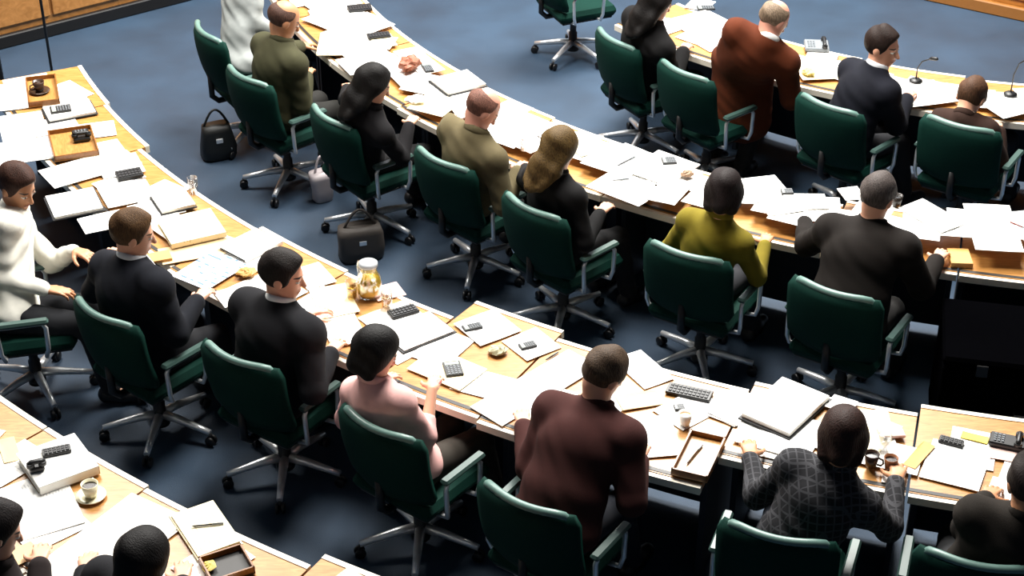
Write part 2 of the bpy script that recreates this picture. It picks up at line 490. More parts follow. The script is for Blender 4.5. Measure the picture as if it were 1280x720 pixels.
# ------------------------------------------------------------------ chair
def make_chair():
    root = empty('swivel_chair')
    # seat cushion
    s = MB(); s.box((0, .02, .445), (.50, .50, .085), bev=.035); s.build('seat', M_GREEN, root)
    s = MB(); s.box((0, .02, .392), (.44, .44, .022), bev=.01); s.build('seat_pan', M_BLACK, root)
    # backrest : curved slab, tilted
    nx, nz = 14, 8
    W, z0, z1 = .27, .50, .925
    def bp(u, t, side):
        x = u * W
        z = z0 + (z1 - z0) * t
        y = -.255 - .075 * (t - .2) + .07 * u * u - .02 * math.sin(math.pi * t)
        # rounded corners
        lim = 1 - .10 * max(0, (abs(t - .5) - .36) / .14) ** 2
        x *= lim
        th = .032 * (1 - .45 * abs(u) ** 6) * (1 - .4 * abs(2 * t - 1) ** 6)
        return (x, y + side * th, z)
    vs = []; idx = {}
    for side in (-1, 1):
        for j in range(nz + 1):
            for i in range(nx + 1):
                idx[side, i, j] = len(vs)
                vs.append(bp(-1 + 2 * i / nx, j / nz, side))
    fs = []
    for j in range(nz):
        for i in range(nx):
            fs.append((idx[-1, i, j], idx[-1, i + 1, j], idx[-1, i + 1, j + 1], idx[-1, i, j + 1]))
            fs.append((idx[1, i, j + 1], idx[1, i + 1, j + 1], idx[1, i + 1, j], idx[1, i, j]))
    for j in range(nz):
        fs.append((idx[-1, 0, j + 1], idx[1, 0, j + 1], idx[1, 0, j], idx[-1, 0, j]))
        fs.append((idx[-1, nx, j], idx[1, nx, j], idx[1, nx, j + 1], idx[-1, nx, j + 1]))
    for i in range(nx):
        fs.append((idx[-1, i, 0], idx[1, i, 0], idx[1, i + 1, 0], idx[-1, i + 1, 0]))
        fs.append((idx[-1, i, nz], idx[-1, i + 1, nz], idx[1, i + 1, nz], idx[1, i, nz]))
    b = MB(); b.add(vs, fs, 0, True); b.build('backrest', M_GREEN, root)
    # top edge of the back; its pale colour paints the light it catches
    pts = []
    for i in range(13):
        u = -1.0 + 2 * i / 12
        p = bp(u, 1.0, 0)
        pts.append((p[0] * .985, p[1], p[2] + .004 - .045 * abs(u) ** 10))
    t = MB(); t.tube(pts, [.014] + [.021] * 11 + [.014], 10); t.build('lit_top_edge', M_LIT_EDGE, root)['label'] = 'pale grey-green top edge, the light it catches put into its colour'
    # back bracket
    t = MB(); t.tube([(0, -.10, .385), (0, -.24, .385), (0, -.285, .43), (0, -.285, .60)], .022, 8); t.build('back_bracket', M_BLACK, root)
    for sx in (-1, 1):
        t = MB()
        t.tube([(sx * .22, .10, .40), (sx * .285, .10, .41), (sx * .295, .115, .46), (sx * .295, .12, .60), (sx * .295, .10, .632),
                (sx * .295, -.12, .632), (sx * .295, -.14, .60), (sx * .295, -.135, .46), (sx * .285, -.12, .41), (sx * .22, -.12, .40)], .013, 8)
        arm = t.build('armrest', M_CHROME, root); arm['label'] = 'chrome armrest frame with grey-green pad'
        p = MB(); p.box((sx * .295, -.01, .645), (.05, .30, .03), bev=.014); p.build('arm_pad', M_PAD, arm)
    # column
    t = MB(); t.lathe([(.0, .38), (.06, .38), (.06, .35), (.026, .34), (.026, .22), (.034, .21), (.034, .09), (.05, .085), (.05, .06), (0, .06)], 20)
    t.build('gas_column', M_BLACK, root)
    for k in range(5):
        a = 2 * math.pi * k / 5 + .3
        c, s_ = math.cos(a), math.sin(a)
        t = MB()
        t.tube([(c * .03, s_ * .03, .125), (c * .12, s_ * .12, .118), (c * .24, s_ * .24, .096), (c * .315, s_ * .315, .082)], [.027, .024, .019, .017], 10)
        leg = t.build('base_leg', M_CHROME, root); leg['label'] = 'polished star base leg'
        w = MB()
        ax = Matrix.Rotation(a, 4, 'Z') @ Matrix.Rotation(math.pi / 2, 4, 'X')
        for off in (-.016, .016):
            cc = (c * .315 - s_ * off, s_ * .315 + c * off, .029)
            w.lathe([(0, -.009), (.024, -.009), (.029, -.005), (.029, .005), (.024, .009), (0, .009)], 16, cc, 0, ax)
        w.tube([(c * .315, s_ * .315, .03), (c * .315, s_ * .315, .075)], .008, 8)
        w.build('caster', M_BLACK, leg)
    return root

CH = {}
chair0 = make_chair()
RAILS = {   # top edge of each chair's back, left end and right end as seen from behind
    'c1a': None,
    'c1b': ((82, 372), (172, 420), 'green chair with the navy suited man in the middle row'),
    'c1c': ((243, 428), (352, 474), 'green chair of the charcoal suited man with the white collar'),
    'c1d': ((406, 503), (542, 572), 'green chair of the woman in the pink blouse'),
    'c1e': ((582, 598), (737, 667), 'green chair of the man in the maroon jacket, nearest and largest'),
    'c1f': ((903, 657), (1057, 692), 'green chair of the person in the plaid shirt, cut by the bottom edge'),
    'c1g': ((1163, 694), (1300, 722), 'green chair in the bottom right corner'),
    'c2z': ((236, 24), (276, 60), 'green chair of the pale grey shirted person at the top edge'),
    'c2a': ((272, 80), (342, 116), 'green chair of the person in the olive jacket, beside a black bag'),
    'c2b': ((386, 133), (437, 166), 'green chair of the woman with long black hair'),
    'c2c': ((513, 184), (592, 222), 'green chair of the person in the khaki jacket'),
    'c2d': ((628, 243), (702, 282), 'green chair of the long-haired woman in black'),
    'c2e': ((806, 303), (917, 337), 'green chair of the person in the mustard top'),
    'c2f': ((988, 348), (1107, 387), 'green chair of the grey-haired man in the brown-black suit'),
    'c3a': ((743, 35), (792, 67), 'green chair of the black-clothed person in the top row'),
    'c3b': ((823, 76), (887, 107), 'green chair just left of the rust coated person'),
    'c3c': ((998, 118), (1077, 150), 'green chair of the dark suited man seen in profile'),
    'c3d': ((1157, 146), (1252, 172), 'green chair behind the low bent brown head at right'),
}
def place_chair(key, x, y, f, label):
    o = chair0 if not CH else dup(chair0)
    o.location = (x, y, 0)
    ang = math.atan2(f[1], f[0]) - math.pi / 2
    o.rotation_euler = (0, 0, ang)
    tag(o, label, 'chair', 'green swivel chairs at the desks')
    CH[key] = dict(o=o, p=np.array((x, y)), f=np.array(f))

for key, rl in RAILS.items():
    if rl is None:
        continue
    A, B = at(*rl[0], .93)[:2], at(*rl[1], .93)[:2]
    mid = (A + B) / 2
    r_ = (B - A) / np.hypot(*(B - A))
    f1 = np.array((-r_[1], r_[0]))
    f2 = (CEN - mid) / np.hypot(*(CEN - mid))
    f = f1 * .9 + f2 * .1
    f = f / np.hypot(*f)
    o = mid + f * .305 - r_ * .03
    place_chair(key, o[0], o[1], f, rl[2])
pa = at(46, 470, .1)[:2]
fa = (CEN - pa) / np.hypot(*(CEN - pa))
fa = np.array((fa[0] * math.cos(.5) + fa[1] * math.sin(.5), -fa[0] * math.sin(.5) + fa[1] * math.cos(.5)))
place_chair('c1a', pa[0], pa[1], fa, 'dark green chair of the man in the white shirt at the left edge')
pz = at(716, 56, .1)[:2]
fz = (CEN - pz) / np.hypot(*(CEN - pz))
place_chair('c3z', pz[0], pz[1], fz, 'empty green chair touching the top edge, alone at the end of the top row')
for k, (px, py) in {'c0a': (-10, 800), 'c0b': (165, 830)}.items():
    q = at(px, py, .45)[:2]
    ff = (CEN - q) / np.hypot(*(CEN - q))
    place_chair(k, q[0], q[1], ff, {'c0a': 'green chair of the person cut off by the left edge, nearest row', 'c0b': 'green chair of the black-haired person at the bottom edge'}[k])

# ------------------------------------------------------------------ people: signed-distance bodies
V = lambda *a: np.array(a, float)
def nrm(v):
    return v / (np.linalg.norm(v) + 1e-9)

class SDF:
    def __init__(s):
        s.p = []
    def rc(s, a, b, ra, rb, k=.02, cut=False):
        s.p.append(('rc', np.array(a, float), np.array(b, float), ra, rb, k, cut)); return s
    def el(s, c, ax, r, k=.03, cut=False):
        s.p.append(('el', np.array(c, float), np.array(ax, float), np.array(r, float), None, k, cut)); return s
    def plane(s, c, n, k=.01, cen=None, rad=.2):     # removes what lies on the side n points to, near cen
        s.p.append(('pl', np.array(c, float), nrm(np.array(n, float)), None, None, k, True)); return s
    def tor(s, c, n, R_, r, k=.01):
        s.p.append(('to', np.array(c, float), nrm(np.array(n, float)), R_, r, k, False)); return s
    def bounds(s):
        lo = np.full(3, 1e9); hi = -lo
        for q in s.p:
            if q[6]: continue
            if q[0] == 'rc':
                for c, r in ((q[1], q[3]), (q[2], q[4])):
                    lo = np.minimum(lo, c - r); hi = np.maximum(hi, c + r)
            elif q[0] == 'el':
                m = q[3].max(); lo = np.minimum(lo, q[1] - m); hi = np.maximum(hi, q[1] + m)
            elif q[0] == 'to':
                m = q[3] + q[4]; lo = np.minimum(lo, q[1] - m); hi = np.maximum(hi, q[1] + m)
        return lo, hi
    def mesh(s, h, fold=0.0, seed=0):
        lo, hi = s.bounds()
        lo = lo - 4 * h; hi = hi + 4 * h
        n = np.ceil((hi - lo) / h).astype(int) + 1
        X = [lo[i] + h * np.arange(n[i]) for i in range(3)]
        D = np.full(n, .12, np.float32)
        for q in s.p:
            if q[0] == 'rc':
                a = np.minimum(q[1] - q[3], q[2] - q[4]); b = np.maximum(q[1] + q[3], q[2] + q[4])
            elif q[0] == 'el':
                m = q[3].max(); a, b = q[1] - m, q[1] + m
            elif q[0] == 'to':
                m = q[3] + q[4]; a, b = q[1] - m, q[1] + m
            else:
                a, b = lo, hi
            pad = max(.03, q[5] * 1.5)
            i0 = np.clip(np.floor((a - pad - lo) / h).astype(int), 0, n - 1)
            i1 = np.clip(np.ceil((b + pad - lo) / h).astype(int) + 1, 1, n)
            sl = tuple(slice(i0[i], i1[i]) for i in range(3))
            x = X[0][sl[0]][:, None, None]; y = X[1][sl[1]][None, :, None]; z = X[2][sl[2]][None, None, :]
            if q[0] == 'rc':
                A, B, ra, rb = q[1], q[2], q[3], q[4]
                d = B - A; L2 = max(float(d @ d), 1e-9)
                t = ((x - A[0]) * d[0] + (y - A[1]) * d[1] + (z - A[2]) * d[2]) / L2
                t = np.clip(t, 0, 1)
                f = np.sqrt((x - A[0] - t * d[0]) ** 2 + (y - A[1] - t * d[1]) ** 2 + (z - A[2] - t * d[2]) ** 2) - (ra + (rb - ra) * t)
            elif q[0] == 'el':
                c, ax, r = q[1], q[2], q[3]
                acc = 0; acc2 = 0
                for k in range(3):
                    u = (x - c[0]) * ax[k][0] + (y - c[1]) * ax[k][1] + (z - c[2]) * ax[k][2]
                    acc = acc + (u / r[k]) ** 2; acc2 = acc2 + (u / r[k] ** 2) ** 2
                k0 = np.sqrt(acc); k1 = np.sqrt(acc2) + 1e-6
                f = np.where(k0 < .05, -r.min(), k0 * (k0 - 1) / k1)
            elif q[0] == 'to':
                c, nn, RR, rr = q[1], q[2], q[3], q[4]
                hh = (x - c[0]) * nn[0] + (y - c[1]) * nn[1] + (z - c[2]) * nn[2]
                d2 = (x - c[0]) ** 2 + (y - c[1]) ** 2 + (z - c[2]) ** 2
                rad = np.sqrt(np.maximum(d2 - hh ** 2, 0))
                f = np.sqrt((rad - RR) ** 2 + (hh * .55) ** 2) - rr
            else:
                f = (x - q[1][0]) * q[2][0] + (y - q[1][1]) * q[2][1] + (z - q[1][2]) * q[2][2]
            E = D[sl]
            k = q[5]
            if q[6]:
                f = f if q[0] == 'pl' else -f
                hh = np.maximum(k - np.abs(E - f), 0) / k
                D[sl] = np.maximum(E, f) + hh * hh * k * .25
            else:
                hh = np.maximum(k - np.abs(E - f), 0) / k
                D[sl] = np.minimum(E, f) - hh * hh * k * .25
        if fold:
            x = X[0][:, None, None]; y = X[1][None, :, None]; z = X[2][None, None, :]
            ph = seed * 1.7
            D = D + fold * (np.sin(46 * x + 39 * z + ph + 2 * np.sin(9 * y)) * np.sin(25 * y - 33 * z + 2 * ph) + .6 * np.sin(60 * z + 24 * x - 31 * y + ph)).astype(np.float32)
        return nets(D, lo, h)

def nets(D, lo, h):
    ins = D < 0
    nx, ny, nz = D.shape
    cnt = np.zeros((nx - 1, ny - 1, nz - 1), np.uint8)
    corners = [(i, j, k) for i in (0, 1) for j in (0, 1) for k in (0, 1)]
    for (i, j, k) in corners:
        cnt += ins[i:nx - 1 + i, j:ny - 1 + j, k:nz - 1 + k]
    act = np.argwhere((cnt > 0) & (cnt < 8))
    idm = np.full(cnt.shape, -1, np.int32)
    idm[act[:, 0], act[:, 1], act[:, 2]] = np.arange(len(act))
    val = np.stack([D[act[:, 0] + i, act[:, 1] + j, act[:, 2] + k] for (i, j, k) in corners], 1)
    pos = np.zeros((len(act), 3)); num = np.zeros(len(act))
    for a in range(8):
        for b in range(a + 1, 8):
            ca, cb = np.array(corners[a]), np.array(corners[b])
            if np.abs(ca - cb).sum() != 1:
                continue
            va, vb = val[:, a], val[:, b]
            m = (va < 0) != (vb < 0)
            t = np.where(m, va / np.where(m, va - vb, 1), 0)
            pos += np.where(m[:, None], ca + t[:, None] * (cb - ca), 0); num += m
    verts = lo + h * (act + pos / num[:, None])
    faces = []
    for ax in range(3):
        o1, o2 = (ax + 1) % 3, (ax + 2) % 3
        sa = [slice(None)] * 3; sb = [slice(None)] * 3
        sa[ax] = slice(0, -1); sb[ax] = slice(1, None)
        A, B = ins[tuple(sa)], ins[tuple(sb)]
        for flip, msk in ((False, A & ~B), (True, ~A & B)):
            e = np.argwhere(msk)
            ok = (e[:, o1] > 0) & (e[:, o2] > 0) & (e[:, o1] < D.shape[o1] - 1) & (e[:, o2] < D.shape[o2] - 1)
            e = e[ok]
            qd = []
            for (u, v) in ((-1, -1), (0, -1), (0, 0), (-1, 0)):
                c = e.copy(); c[:, o1] += u; c[:, o2] += v
                qd.append(idm[c[:, 0], c[:, 1], c[:, 2]])
            qd = np.stack(qd, 1)
            if flip:
                qd = qd[:, ::-1]
            faces.append(qd)
    F = np.concatenate(faces)
    F = F[(F >= 0).all(1)]
    return verts, F

def mesh_obj(name, vf, mats, parent, origin, head=None):
    verts, F = vf
    me = bpy.data.meshes.new(name)
    vv = (verts - origin).astype(np.float32)
    me.vertices.add(len(vv)); me.vertices.foreach_set('co', vv.ravel())
    me.loops.add(F.size); me.loops.foreach_set('vertex_index', F.ravel().astype(np.int32))
    me.polygons.add(len(F)); me.polygons.foreach_set('loop_start', np.arange(0, F.size, 4, dtype=np.int32))
    me.polygons.foreach_set('loop_total', np.full(len(F), 4, np.int32))
    me.polygons.foreach_set('use_smooth', np.ones(len(F), bool))
    me.materials.append(mats)
    me.update(calc_edges=True)
    me.validate()
    if head is not None:
        Hc, Rm = head
        hc = ((verts - Hc) @ Rm.T).astype(np.float32)
        at_ = me.attributes.new('headco', 'FLOAT_VECTOR', 'POINT')
        if len(me.vertices) == len(hc):
            at_.data.foreach_set('vector', hc.ravel())
    o = bpy.data.objects.new(name, me)
    COL.objects.link(o)
    o.parent = parent
    return o

def ik(a, t, l1, l2, pole):
    """two-bone chain from a to t; returns the middle joint and the reached end"""
    d = t - a
    L = np.linalg.norm(d)
    mx = (l1 + l2) * .985
    if L > mx:
        t = a + d / L * mx; L = mx
    L = max(L, abs(l1 - l2) + .02)
    u = nrm(t - a)
    x = (l1 * l1 - l2 * l2 + L * L) / (2 * L)
    y = math.sqrt(max(l1 * l1 - x * x, 0))
    p = pole - u * float(pole @ u)
    return a + u * x + nrm(p) * y, t

def hand(s, W, d, n, side, curl=.5, k=.006, sc=1.0):
    """palm with four fingers and a thumb. W wrist, d towards the fingers, n out of the palm, side: thumb direction"""
    d = nrm(d); side = nrm(side - d * float(side @ d)); n = nrm(n - d * float(n @ d) - side * float(n @ side))
    kn = []
    for i, off in enumerate((.030, .010, -.010, -.029)):
        K = W + d * (.088 - .004 * abs(i - 1) - (.006 if i == 3 else 0)) * sc + side * off * sc
        s.rc(W + d * .018 + side * off * .55, K, .0155 * sc, .0120 * sc, .012)
        kn.append(K)
    lens = ((.042, .026, .020), (.047, .030, .021), (.044, .028, .020), (.034, .021, .018))
    for i, K in enumerate(kn):
        p = K; ang = curl * .45
        dirn = nrm(d + side * (.10, .03, -.05, -.13)[i])
        for j, l in enumerate(lens[i]):
            dd_ = dirn * math.cos(ang) + n * math.sin(ang)
            q = p + dd_ * l * sc
            r0 = (.0096, .0088, .0080)[j] * (.9 if i == 3 else 1) * sc
            s.rc(p, q, r0, r0 * .92, k if j else .008)
            p = q; ang += curl * (.8 + .15 * j)
    p = W + d * .022 * sc + side * .026 * sc
    td = nrm(d * .62 + side * .72 + n * .30)
    for j, (l, r0) in enumerate(((.042, .0145), (.034, .0108), (.027, .0098))):
        q = p + td * l * sc
        s.rc(p, q, r0 * sc, r0 * .88 * sc, .010 if j == 0 else .005)
        p = q; td = nrm(td + d * .30 + n * .22 * curl - side * .16)

SKINS = {'fair': '#dba184', 'pink': '#d99a84', 'tan': '#c08660', 'brown': '#8a5a40'}
def person(label, head, facing, pelvis, look=(0, 10), hands=(None, None), sc=1.0, skin='fair', hair='short', hair_col='#2a1c14',
           top='#20242c', top_kind='jacket', trousers='#14161c', collar=None, feet=None, legs='sit', coat=0.0, curl=(.5, .5),
           cuffs=True, lean=0.0, pattern=None, tilt=0.0, group=None, fold=.0020, seed=1, width=1.0, twist=0.0, hem=0.0):
    """head: head centre (world). pelvis: hip centre. facing: horizontal unit vector. look: yaw right, pitch down (deg)"""
    f = np.array((facing[0], facing[1], 0.0)); f = nrm(f)
    r = np.array((f[1], -f[0], 0.0))
    up = V(0, 0, 1)
    Hc = np.array(head, float); Pv = np.array(pelvis, float)
    hz = nrm(up + f * (.30 + lean))
    N = Hc - hz * .162 * (.96 if sc < 1 else 1)
    L = np.linalg.norm(N - Pv)
    if legs == 'sit':
        want = .50 * sc + .01
        N2 = Pv + (N - Pv) / L * np.clip(L, want - .06, want + .05)
        Pv = Pv + (N - N2)
        Pv[2] = max(.545, min(.60, Pv[2]))
    t = nrm(N - Pv)
    rt = r * math.cos(R(twist)) + nrm(np.cross(t, r)) * -math.sin(R(twist))
    rt = nrm(rt - t * float(rt @ t))
    fw = nrm(np.cross(t, rt))
    f0r = r
    T = np.stack([rt, fw, t])
    H = float(np.linalg.norm(N - Pv))
    slump = -fw * .028
    w = sc * width
    chest = Pv + (N - Pv) * .66 + slump
    abd = Pv + (N - Pv) * .30 + slump * .8
    # head axes
    yaw, pit = R(look[0]), R(look[1])
    hy = f * math.cos(yaw) + r * math.sin(yaw)
    hx = r * math.cos(yaw) - f * math.sin(yaw)
    hf = hy * math.cos(pit) - up * math.sin(pit)
    hu = nrm(np.cross(hx, hf))
    if tilt:
        hx, hu = hx * math.cos(R(tilt)) - hu * math.sin(R(tilt)), hu * math.cos(R(tilt)) + hx * math.sin(R(tilt))
    HM = np.stack([hx, hf, hu])
    hs = 1.07 * (.97 if sc < .96 else 1)
    hp = lambda x, y, z: Hc + (hx * x + hf * y + hu * z) * hs
    hr_ = lambda *a: tuple(q * hs for q in a)
    root = empty('person', (Pv[0], Pv[1], 0))
    tag(root, label, 'person', group)
    org = np.array((Pv[0], Pv[1], 0.0))
    # ---- joints
    sh = {}; el = {}; wr = {}
    la, lf = .285 * sc, .255 * sc
    for i, sg in enumerate((-1, 1)):
        S = N - t * .088 + rt * sg * .172 * w + slump * .2
        tg = hands[i]
        if tg is None:
            tg = Pv + f * .34 + r * sg * .15 + up * .10
        tg = np.array(tg, float)
        hd = nrm(tg - S)
        Wt = tg - nrm(V(hd[0], hd[1], min(0, hd[2]) * .4)) * .085
        pole = -up * .9 + r * sg * .38 - f * .30
        E, Wr = ik(S, Wt, la, lf, pole)
        if E[2] < .60 and Pv[2] < .7 and False:
            E[2] = .60
        sh[i], el[i], wr[i] = S, E, Wr
    hipc = Pv + slump * 0
    if feet is None:
        ft = [Pv + f * (.50 if legs == 'sit' else .05) + r * sg * .13 - V(0, 0, Pv[2] - .085) for sg in (-1, 1)]
    else:
        ft = [np.array(q, float) for q in feet]
    hips = [hipc + r * sg * .085 * w for sg in (-1, 1)]
    kn = []; ank = []
    for i in (0, 1):
        K, A = ik(hips[i], ft[i], .43, .42, f + up * .35 if legs == 'sit' else f)
        kn.append(K); ank.append(A)
    # ---- body
    s = SDF()
    s.el(hipc, np.stack([r, f, up]), (.155 * w, .115, .105), .04)
    s.el(abd, T, (.140 * w, .105 * w, .16), .05)
    s.el(chest, T, (.158 * w, .110 * w, .185), .05)
    s.rc(sh[0], sh[1], .050 * w, .050 * w, .05)
    for i in (0, 1):
        s.rc(N - t * .045, sh[i], .058 * sc, .046 * w, .05)
    s.rc(N - t * .03, N + hz * .02, .070 * sc, .058 * sc, .04)
    s.rc(N, hp(0, -.022, -.055), .058 * sc, .056 * sc, .03)
    for i in (0, 1):
        s.rc(sh[i], el[i], .052 * w, .040 * sc, .025)
        s.rc(el[i], wr[i], .040 * sc, .026 * sc, .015)
        s.rc(hips[i], kn[i], .080 * w, .054, .03)
        s.rc(kn[i], ank[i], .054, .036, .02)
        s.rc(ank[i], ank[i] + f * .14 + V(0, 0, -.045), .036, .028, .02)
    s.el(hp(0, -.014, .026), HM, hr_(.076, .096, .088), .03)
    s.el(hp(0, .022, -.032), HM, hr_(.062, .068, .078), .03)
    s.el(hp(0, .045, -.080), HM, hr_(.040, .040, .034), .03)
    s.rc(hp(-.03, .074, .018), hp(.03, .074, .018), .011, .011, .015)
    s.rc(hp(0, .088, .004), hp(0, .107, -.034), .008, .013, .012)
    s.rc(hp(-.018, .086, -.066), hp(.018, .086, -.066), .008, .008, .008)
    for sg in (-1, 1):
        s.el(hp(sg * .078, -.006, -.008), HM, hr_(.012, .022, .033), .008)
        s.rc(hp(sg * .032, .096, 0), hp(sg * .032, .10, 0), .010, .010, .008, cut=True)
        s.el(hp(sg * .032, .078, 0), HM, hr_(.0135, .0125, .0115), .004)
    for i, sg in enumerate((-1, 1)):
        d = nrm(wr[i] - el[i])
        tg = hands[i]
        if tg is not None and wr[i][2] < .95:
            d = nrm(V(d[0], d[1], min(0.05, max(d[2], -.12))))
        pn = -up if abs(d[2]) < .8 else f
        side = np.cross(up, d) * (1 if sg > 0 else -1) if abs(d[2]) < .8 else -r * sg
        hand(s, wr[i], d, pn, side, curl[i], sc=.97 * sc)
    skm = skin_mat('skin_' + skin + hair_col.lstrip('#'), SKINS[skin], {'fair': '#b8655a', 'pink': '#b8655a', 'tan': '#96523f', 'brown': '#6a3830'}[skin], hair_col)
    mesh_obj('body', s.mesh(.0068), skm, root, org, (Hc, HM / hs))
    # ---- upper garment
    g = SDF()
    e = {'jacket': .032, 'coat': .034, 'shirt': .022, 'blouse': .017}[top_kind]
    g.el(hipc + up * .02, np.stack([r, f, up]), (.165 * w + e * 1.3, .125 + e * 1.2, .11 + e * .5), .06)
    g.el(abd, T, (.152 * w + e * 1.2, .112 * w + e * 1.1, .19), .07)
    g.el(chest, T, (.158 * w + e, .110 * w + e, .19), .06)
    g.rc(sh[0], sh[1], .050 * w + e, .050 * w + e, .05)
    g.rc(N - t * .06, N + hz * .004, .085 * sc + e * .5, .062 * sc + e * .3, .04)
    if coat:
        g.rc(hipc + r * .02, hipc + V(0, 0, -coat) + f * .02, .17, .19, .06)
        g.rc(hips[0], hips[0] + V(0, 0, -coat), .12, .14, .06)
        g.rc(hips[1], hips[1] + V(0, 0, -coat), .12, .14, .06)
    short = top_kind == 'blouse' and not cuffs
    for i in (0, 1):
        g.rc(sh[i], el[i], .049 * w + e * .9, .042 * sc + e * .85, .035)
        we = wr[i] + nrm(el[i] - wr[i]) * .018 if not short else el[i] + (wr[i] - el[i]) * .35
        g.rc(el[i], we, .043 * sc + e * .8, .032 * sc + e * .55, .02)
    for i in (0, 1):
        g.rc(N - t * .045, sh[i] + t * .006, .062 * sc + e * .6, .050 * w + e * .8, .05)
    g.rc(N + hz * .112, Hc + hz * .03, .078, .125, .012, cut=True)
    gm = pattern or mat('cloth_' + top.lstrip('#'), top, .9, var=.22, vscale=14, bump=.25, bscale=420, spec=.25, sheen=0.0)
    go = mesh_obj({'jacket': 'jacket', 'coat': 'coat', 'shirt': 'shirt', 'blouse': 'blouse'}[top_kind], g.mesh(.0095, .0042 if top_kind == 'shirt' else fold, seed), gm, root, org)
    # ---- collar
    c = SDF()
    if collar:
        c.tor(N + hz * .034 + f * .004, nrm(hz + f * .12), .066 * sc, .0125, .01)
        cm = mat('collar_' + collar.lstrip('#'), collar, .8, var=.05)
        c.rc(N + hz * .02 + f * .066, N - t * .08 + fw * .125, .022, .03, .02)
    else:
        c.tor(N + hz * .026 + f * .004, nrm(hz + f * .15), .070 * sc, .0135, .01)
        cm = gm
    mesh_obj('collar', c.mesh(.007), cm, root, org)
    if cuffs and collar:
        for i in (0, 1):
            u = nrm(el[i] - wr[i])
            q = SDF(); q.rc(wr[i] + u * .018, wr[i] + u * .0, .037 * sc, .036 * sc, .01)
            mesh_obj('shirt_cuff', q.mesh(.007), cm, root, org)
    # ---- trousers
    q = SDF()
    q.el(hipc - up * .01, np.stack([r, f, up]), (.165 * w, .125, .108), .04)
    for i in (0, 1):
        q.rc(hips[i], kn[i], .094 * w, .070, .035)
        q.rc(kn[i], ank[i] + V(0, 0, .02), .070, .058, .02)
    mesh_obj('trousers', q.mesh(.0115, .002, seed + 3), mat('trouser_' + trousers.lstrip('#'), trousers, .9, var=.2, vscale=14), root, org)
    for i in (0, 1):
        q = SDF()
        a = ank[i]
        q.rc(V(a[0], a[1], .055) - f * .03, V(a[0], a[1], .046) + f * .06, .050, .044, .03)
        q.rc(V(a[0], a[1], .046) + f * .06, V(a[0], a[1], .040) + f * .17, .044, .036, .03)
        q.plane((0, 0, .008), (0, 0, -1), .004)
        mesh_obj('shoe', q.mesh(.011), M_BLACK, root, org)
    # ---- hair
    k = SDF()
    hm = hair_mat(hair_col)
    ck = (.076 + .012, .096 + .014, .088 + .015)
    if hair == 'short':
        k.el(hp(0, -.016, .028), HM, hr_(*ck), .02)
        k.rc(hp(0, .05, .085), hp(0, -.02, .108), .03, .03, .03)
        k.plane(hp(0, .062, .055), hf * .92 - hu * .40, .012)
        k.plane(hp(0, 0, -.055), -hu + hf * .55, .01)
    elif hair == 'thin':
        k.el(hp(0, -.016, .02), HM, hr_(.086, .106, .086), .02)
        k.plane(hp(0, .030, .055), hf * .90 - hu * .42, .012)
        k.plane(hp(0, 0, -.055), -hu + hf * .55, .01)
    elif hair == 'bob':
        k.el(hp(0, -.018, .030), HM, hr_(.094, .112, .104), .03)
        k.rc(hp(.058, -.02, .0), hp(.062, -.025, -.085), .046, .036, .04)
        k.rc(hp(-.058, -.02, .0), hp(-.062, -.025, -.085), .046, .036, .04)
        k.rc(hp(0, -.065, .02), hp(0, -.068, -.08), .060, .048, .04)
        k.plane(hp(0, .060, .060), hf * .95 - hu * .30, .014)
    elif hair == 'long':
        k.el(hp(0, -.018, .030), HM, hr_(.094, .112, .104), .03)
        for x0 in (-.055, .055):
            k.rc(hp(x0, -.02, .0), hp(x0 * 1.15, -.05, -.12), .048, .044, .04)
            k.rc(hp(x0 * 1.15, -.05, -.12), hp(x0 * 1.1, -.085, -.23), .044, .028, .04)
        k.rc(hp(0, -.07, .02), hp(0, -.085, -.12), .062, .060, .04)
        k.rc(hp(0, -.085, -.12), hp(0, -.10, -.25), .060, .036, .04)
        k.plane(hp(0, .060, .060), hf * .95 - hu * .30, .014)
    mesh_obj('hair', k.mesh(.0075, .0030, seed + 9), hm, root, org)
    return dict(root=root, N=N, P=Pv, H=H)

def hair_mat(col):
    n = 'hair_' + col.lstrip('#')
    if n in MATS:
        return MATS[n]
    m = bpy.data.materials.new(n)
    m.use_nodes = True
    nt = m.node_tree
    b = nt.nodes['Principled BSDF']
    b.inputs['Roughness'].default_value = .65
    b.inputs['Specular IOR Level'].default_value = .22
    tc = nt.nodes.new('ShaderNodeTexCoord')
    mp = nt.nodes.new('ShaderNodeMapping'); mp.inputs['Scale'].default_value = (90, 90, 14)
    ns = nt.nodes.new('ShaderNodeTexNoise'); ns.inputs['Scale'].default_value = 2; ns.inputs['Detail'].default_value = 4
    nt.links.new(tc.outputs['Object'], mp.inputs['Vector']); nt.links.new(mp.outputs['Vector'], ns.inputs['Vector'])
    rp = nt.nodes.new('ShaderNodeValToRGB')
    c = rgb(col)
    rp.color_ramp.elements[0].position = .35; rp.color_ramp.elements[0].color = tuple(x * .55 for x in c[:3]) + (1,)
    rp.color_ramp.elements[1].position = .7; rp.color_ramp.elements[1].color = tuple(min(1, x * 1.35) for x in c[:3]) + (1,)
    nt.links.new(ns.outputs['Fac'], rp.inputs['Fac'])
    nt.links.new(rp.outputs['Color'], b.inputs['Base Color'])
    bp = nt.nodes.new('ShaderNodeBump'); bp.inputs['Strength'].default_value = .5; bp.inputs['Distance'].default_value = .006
    nt.links.new(ns.outputs['Fac'], bp.inputs['Height']); nt.links.new(bp.outputs['Normal'], b.inputs['Normal'])
    MATS[n] = m
    return m

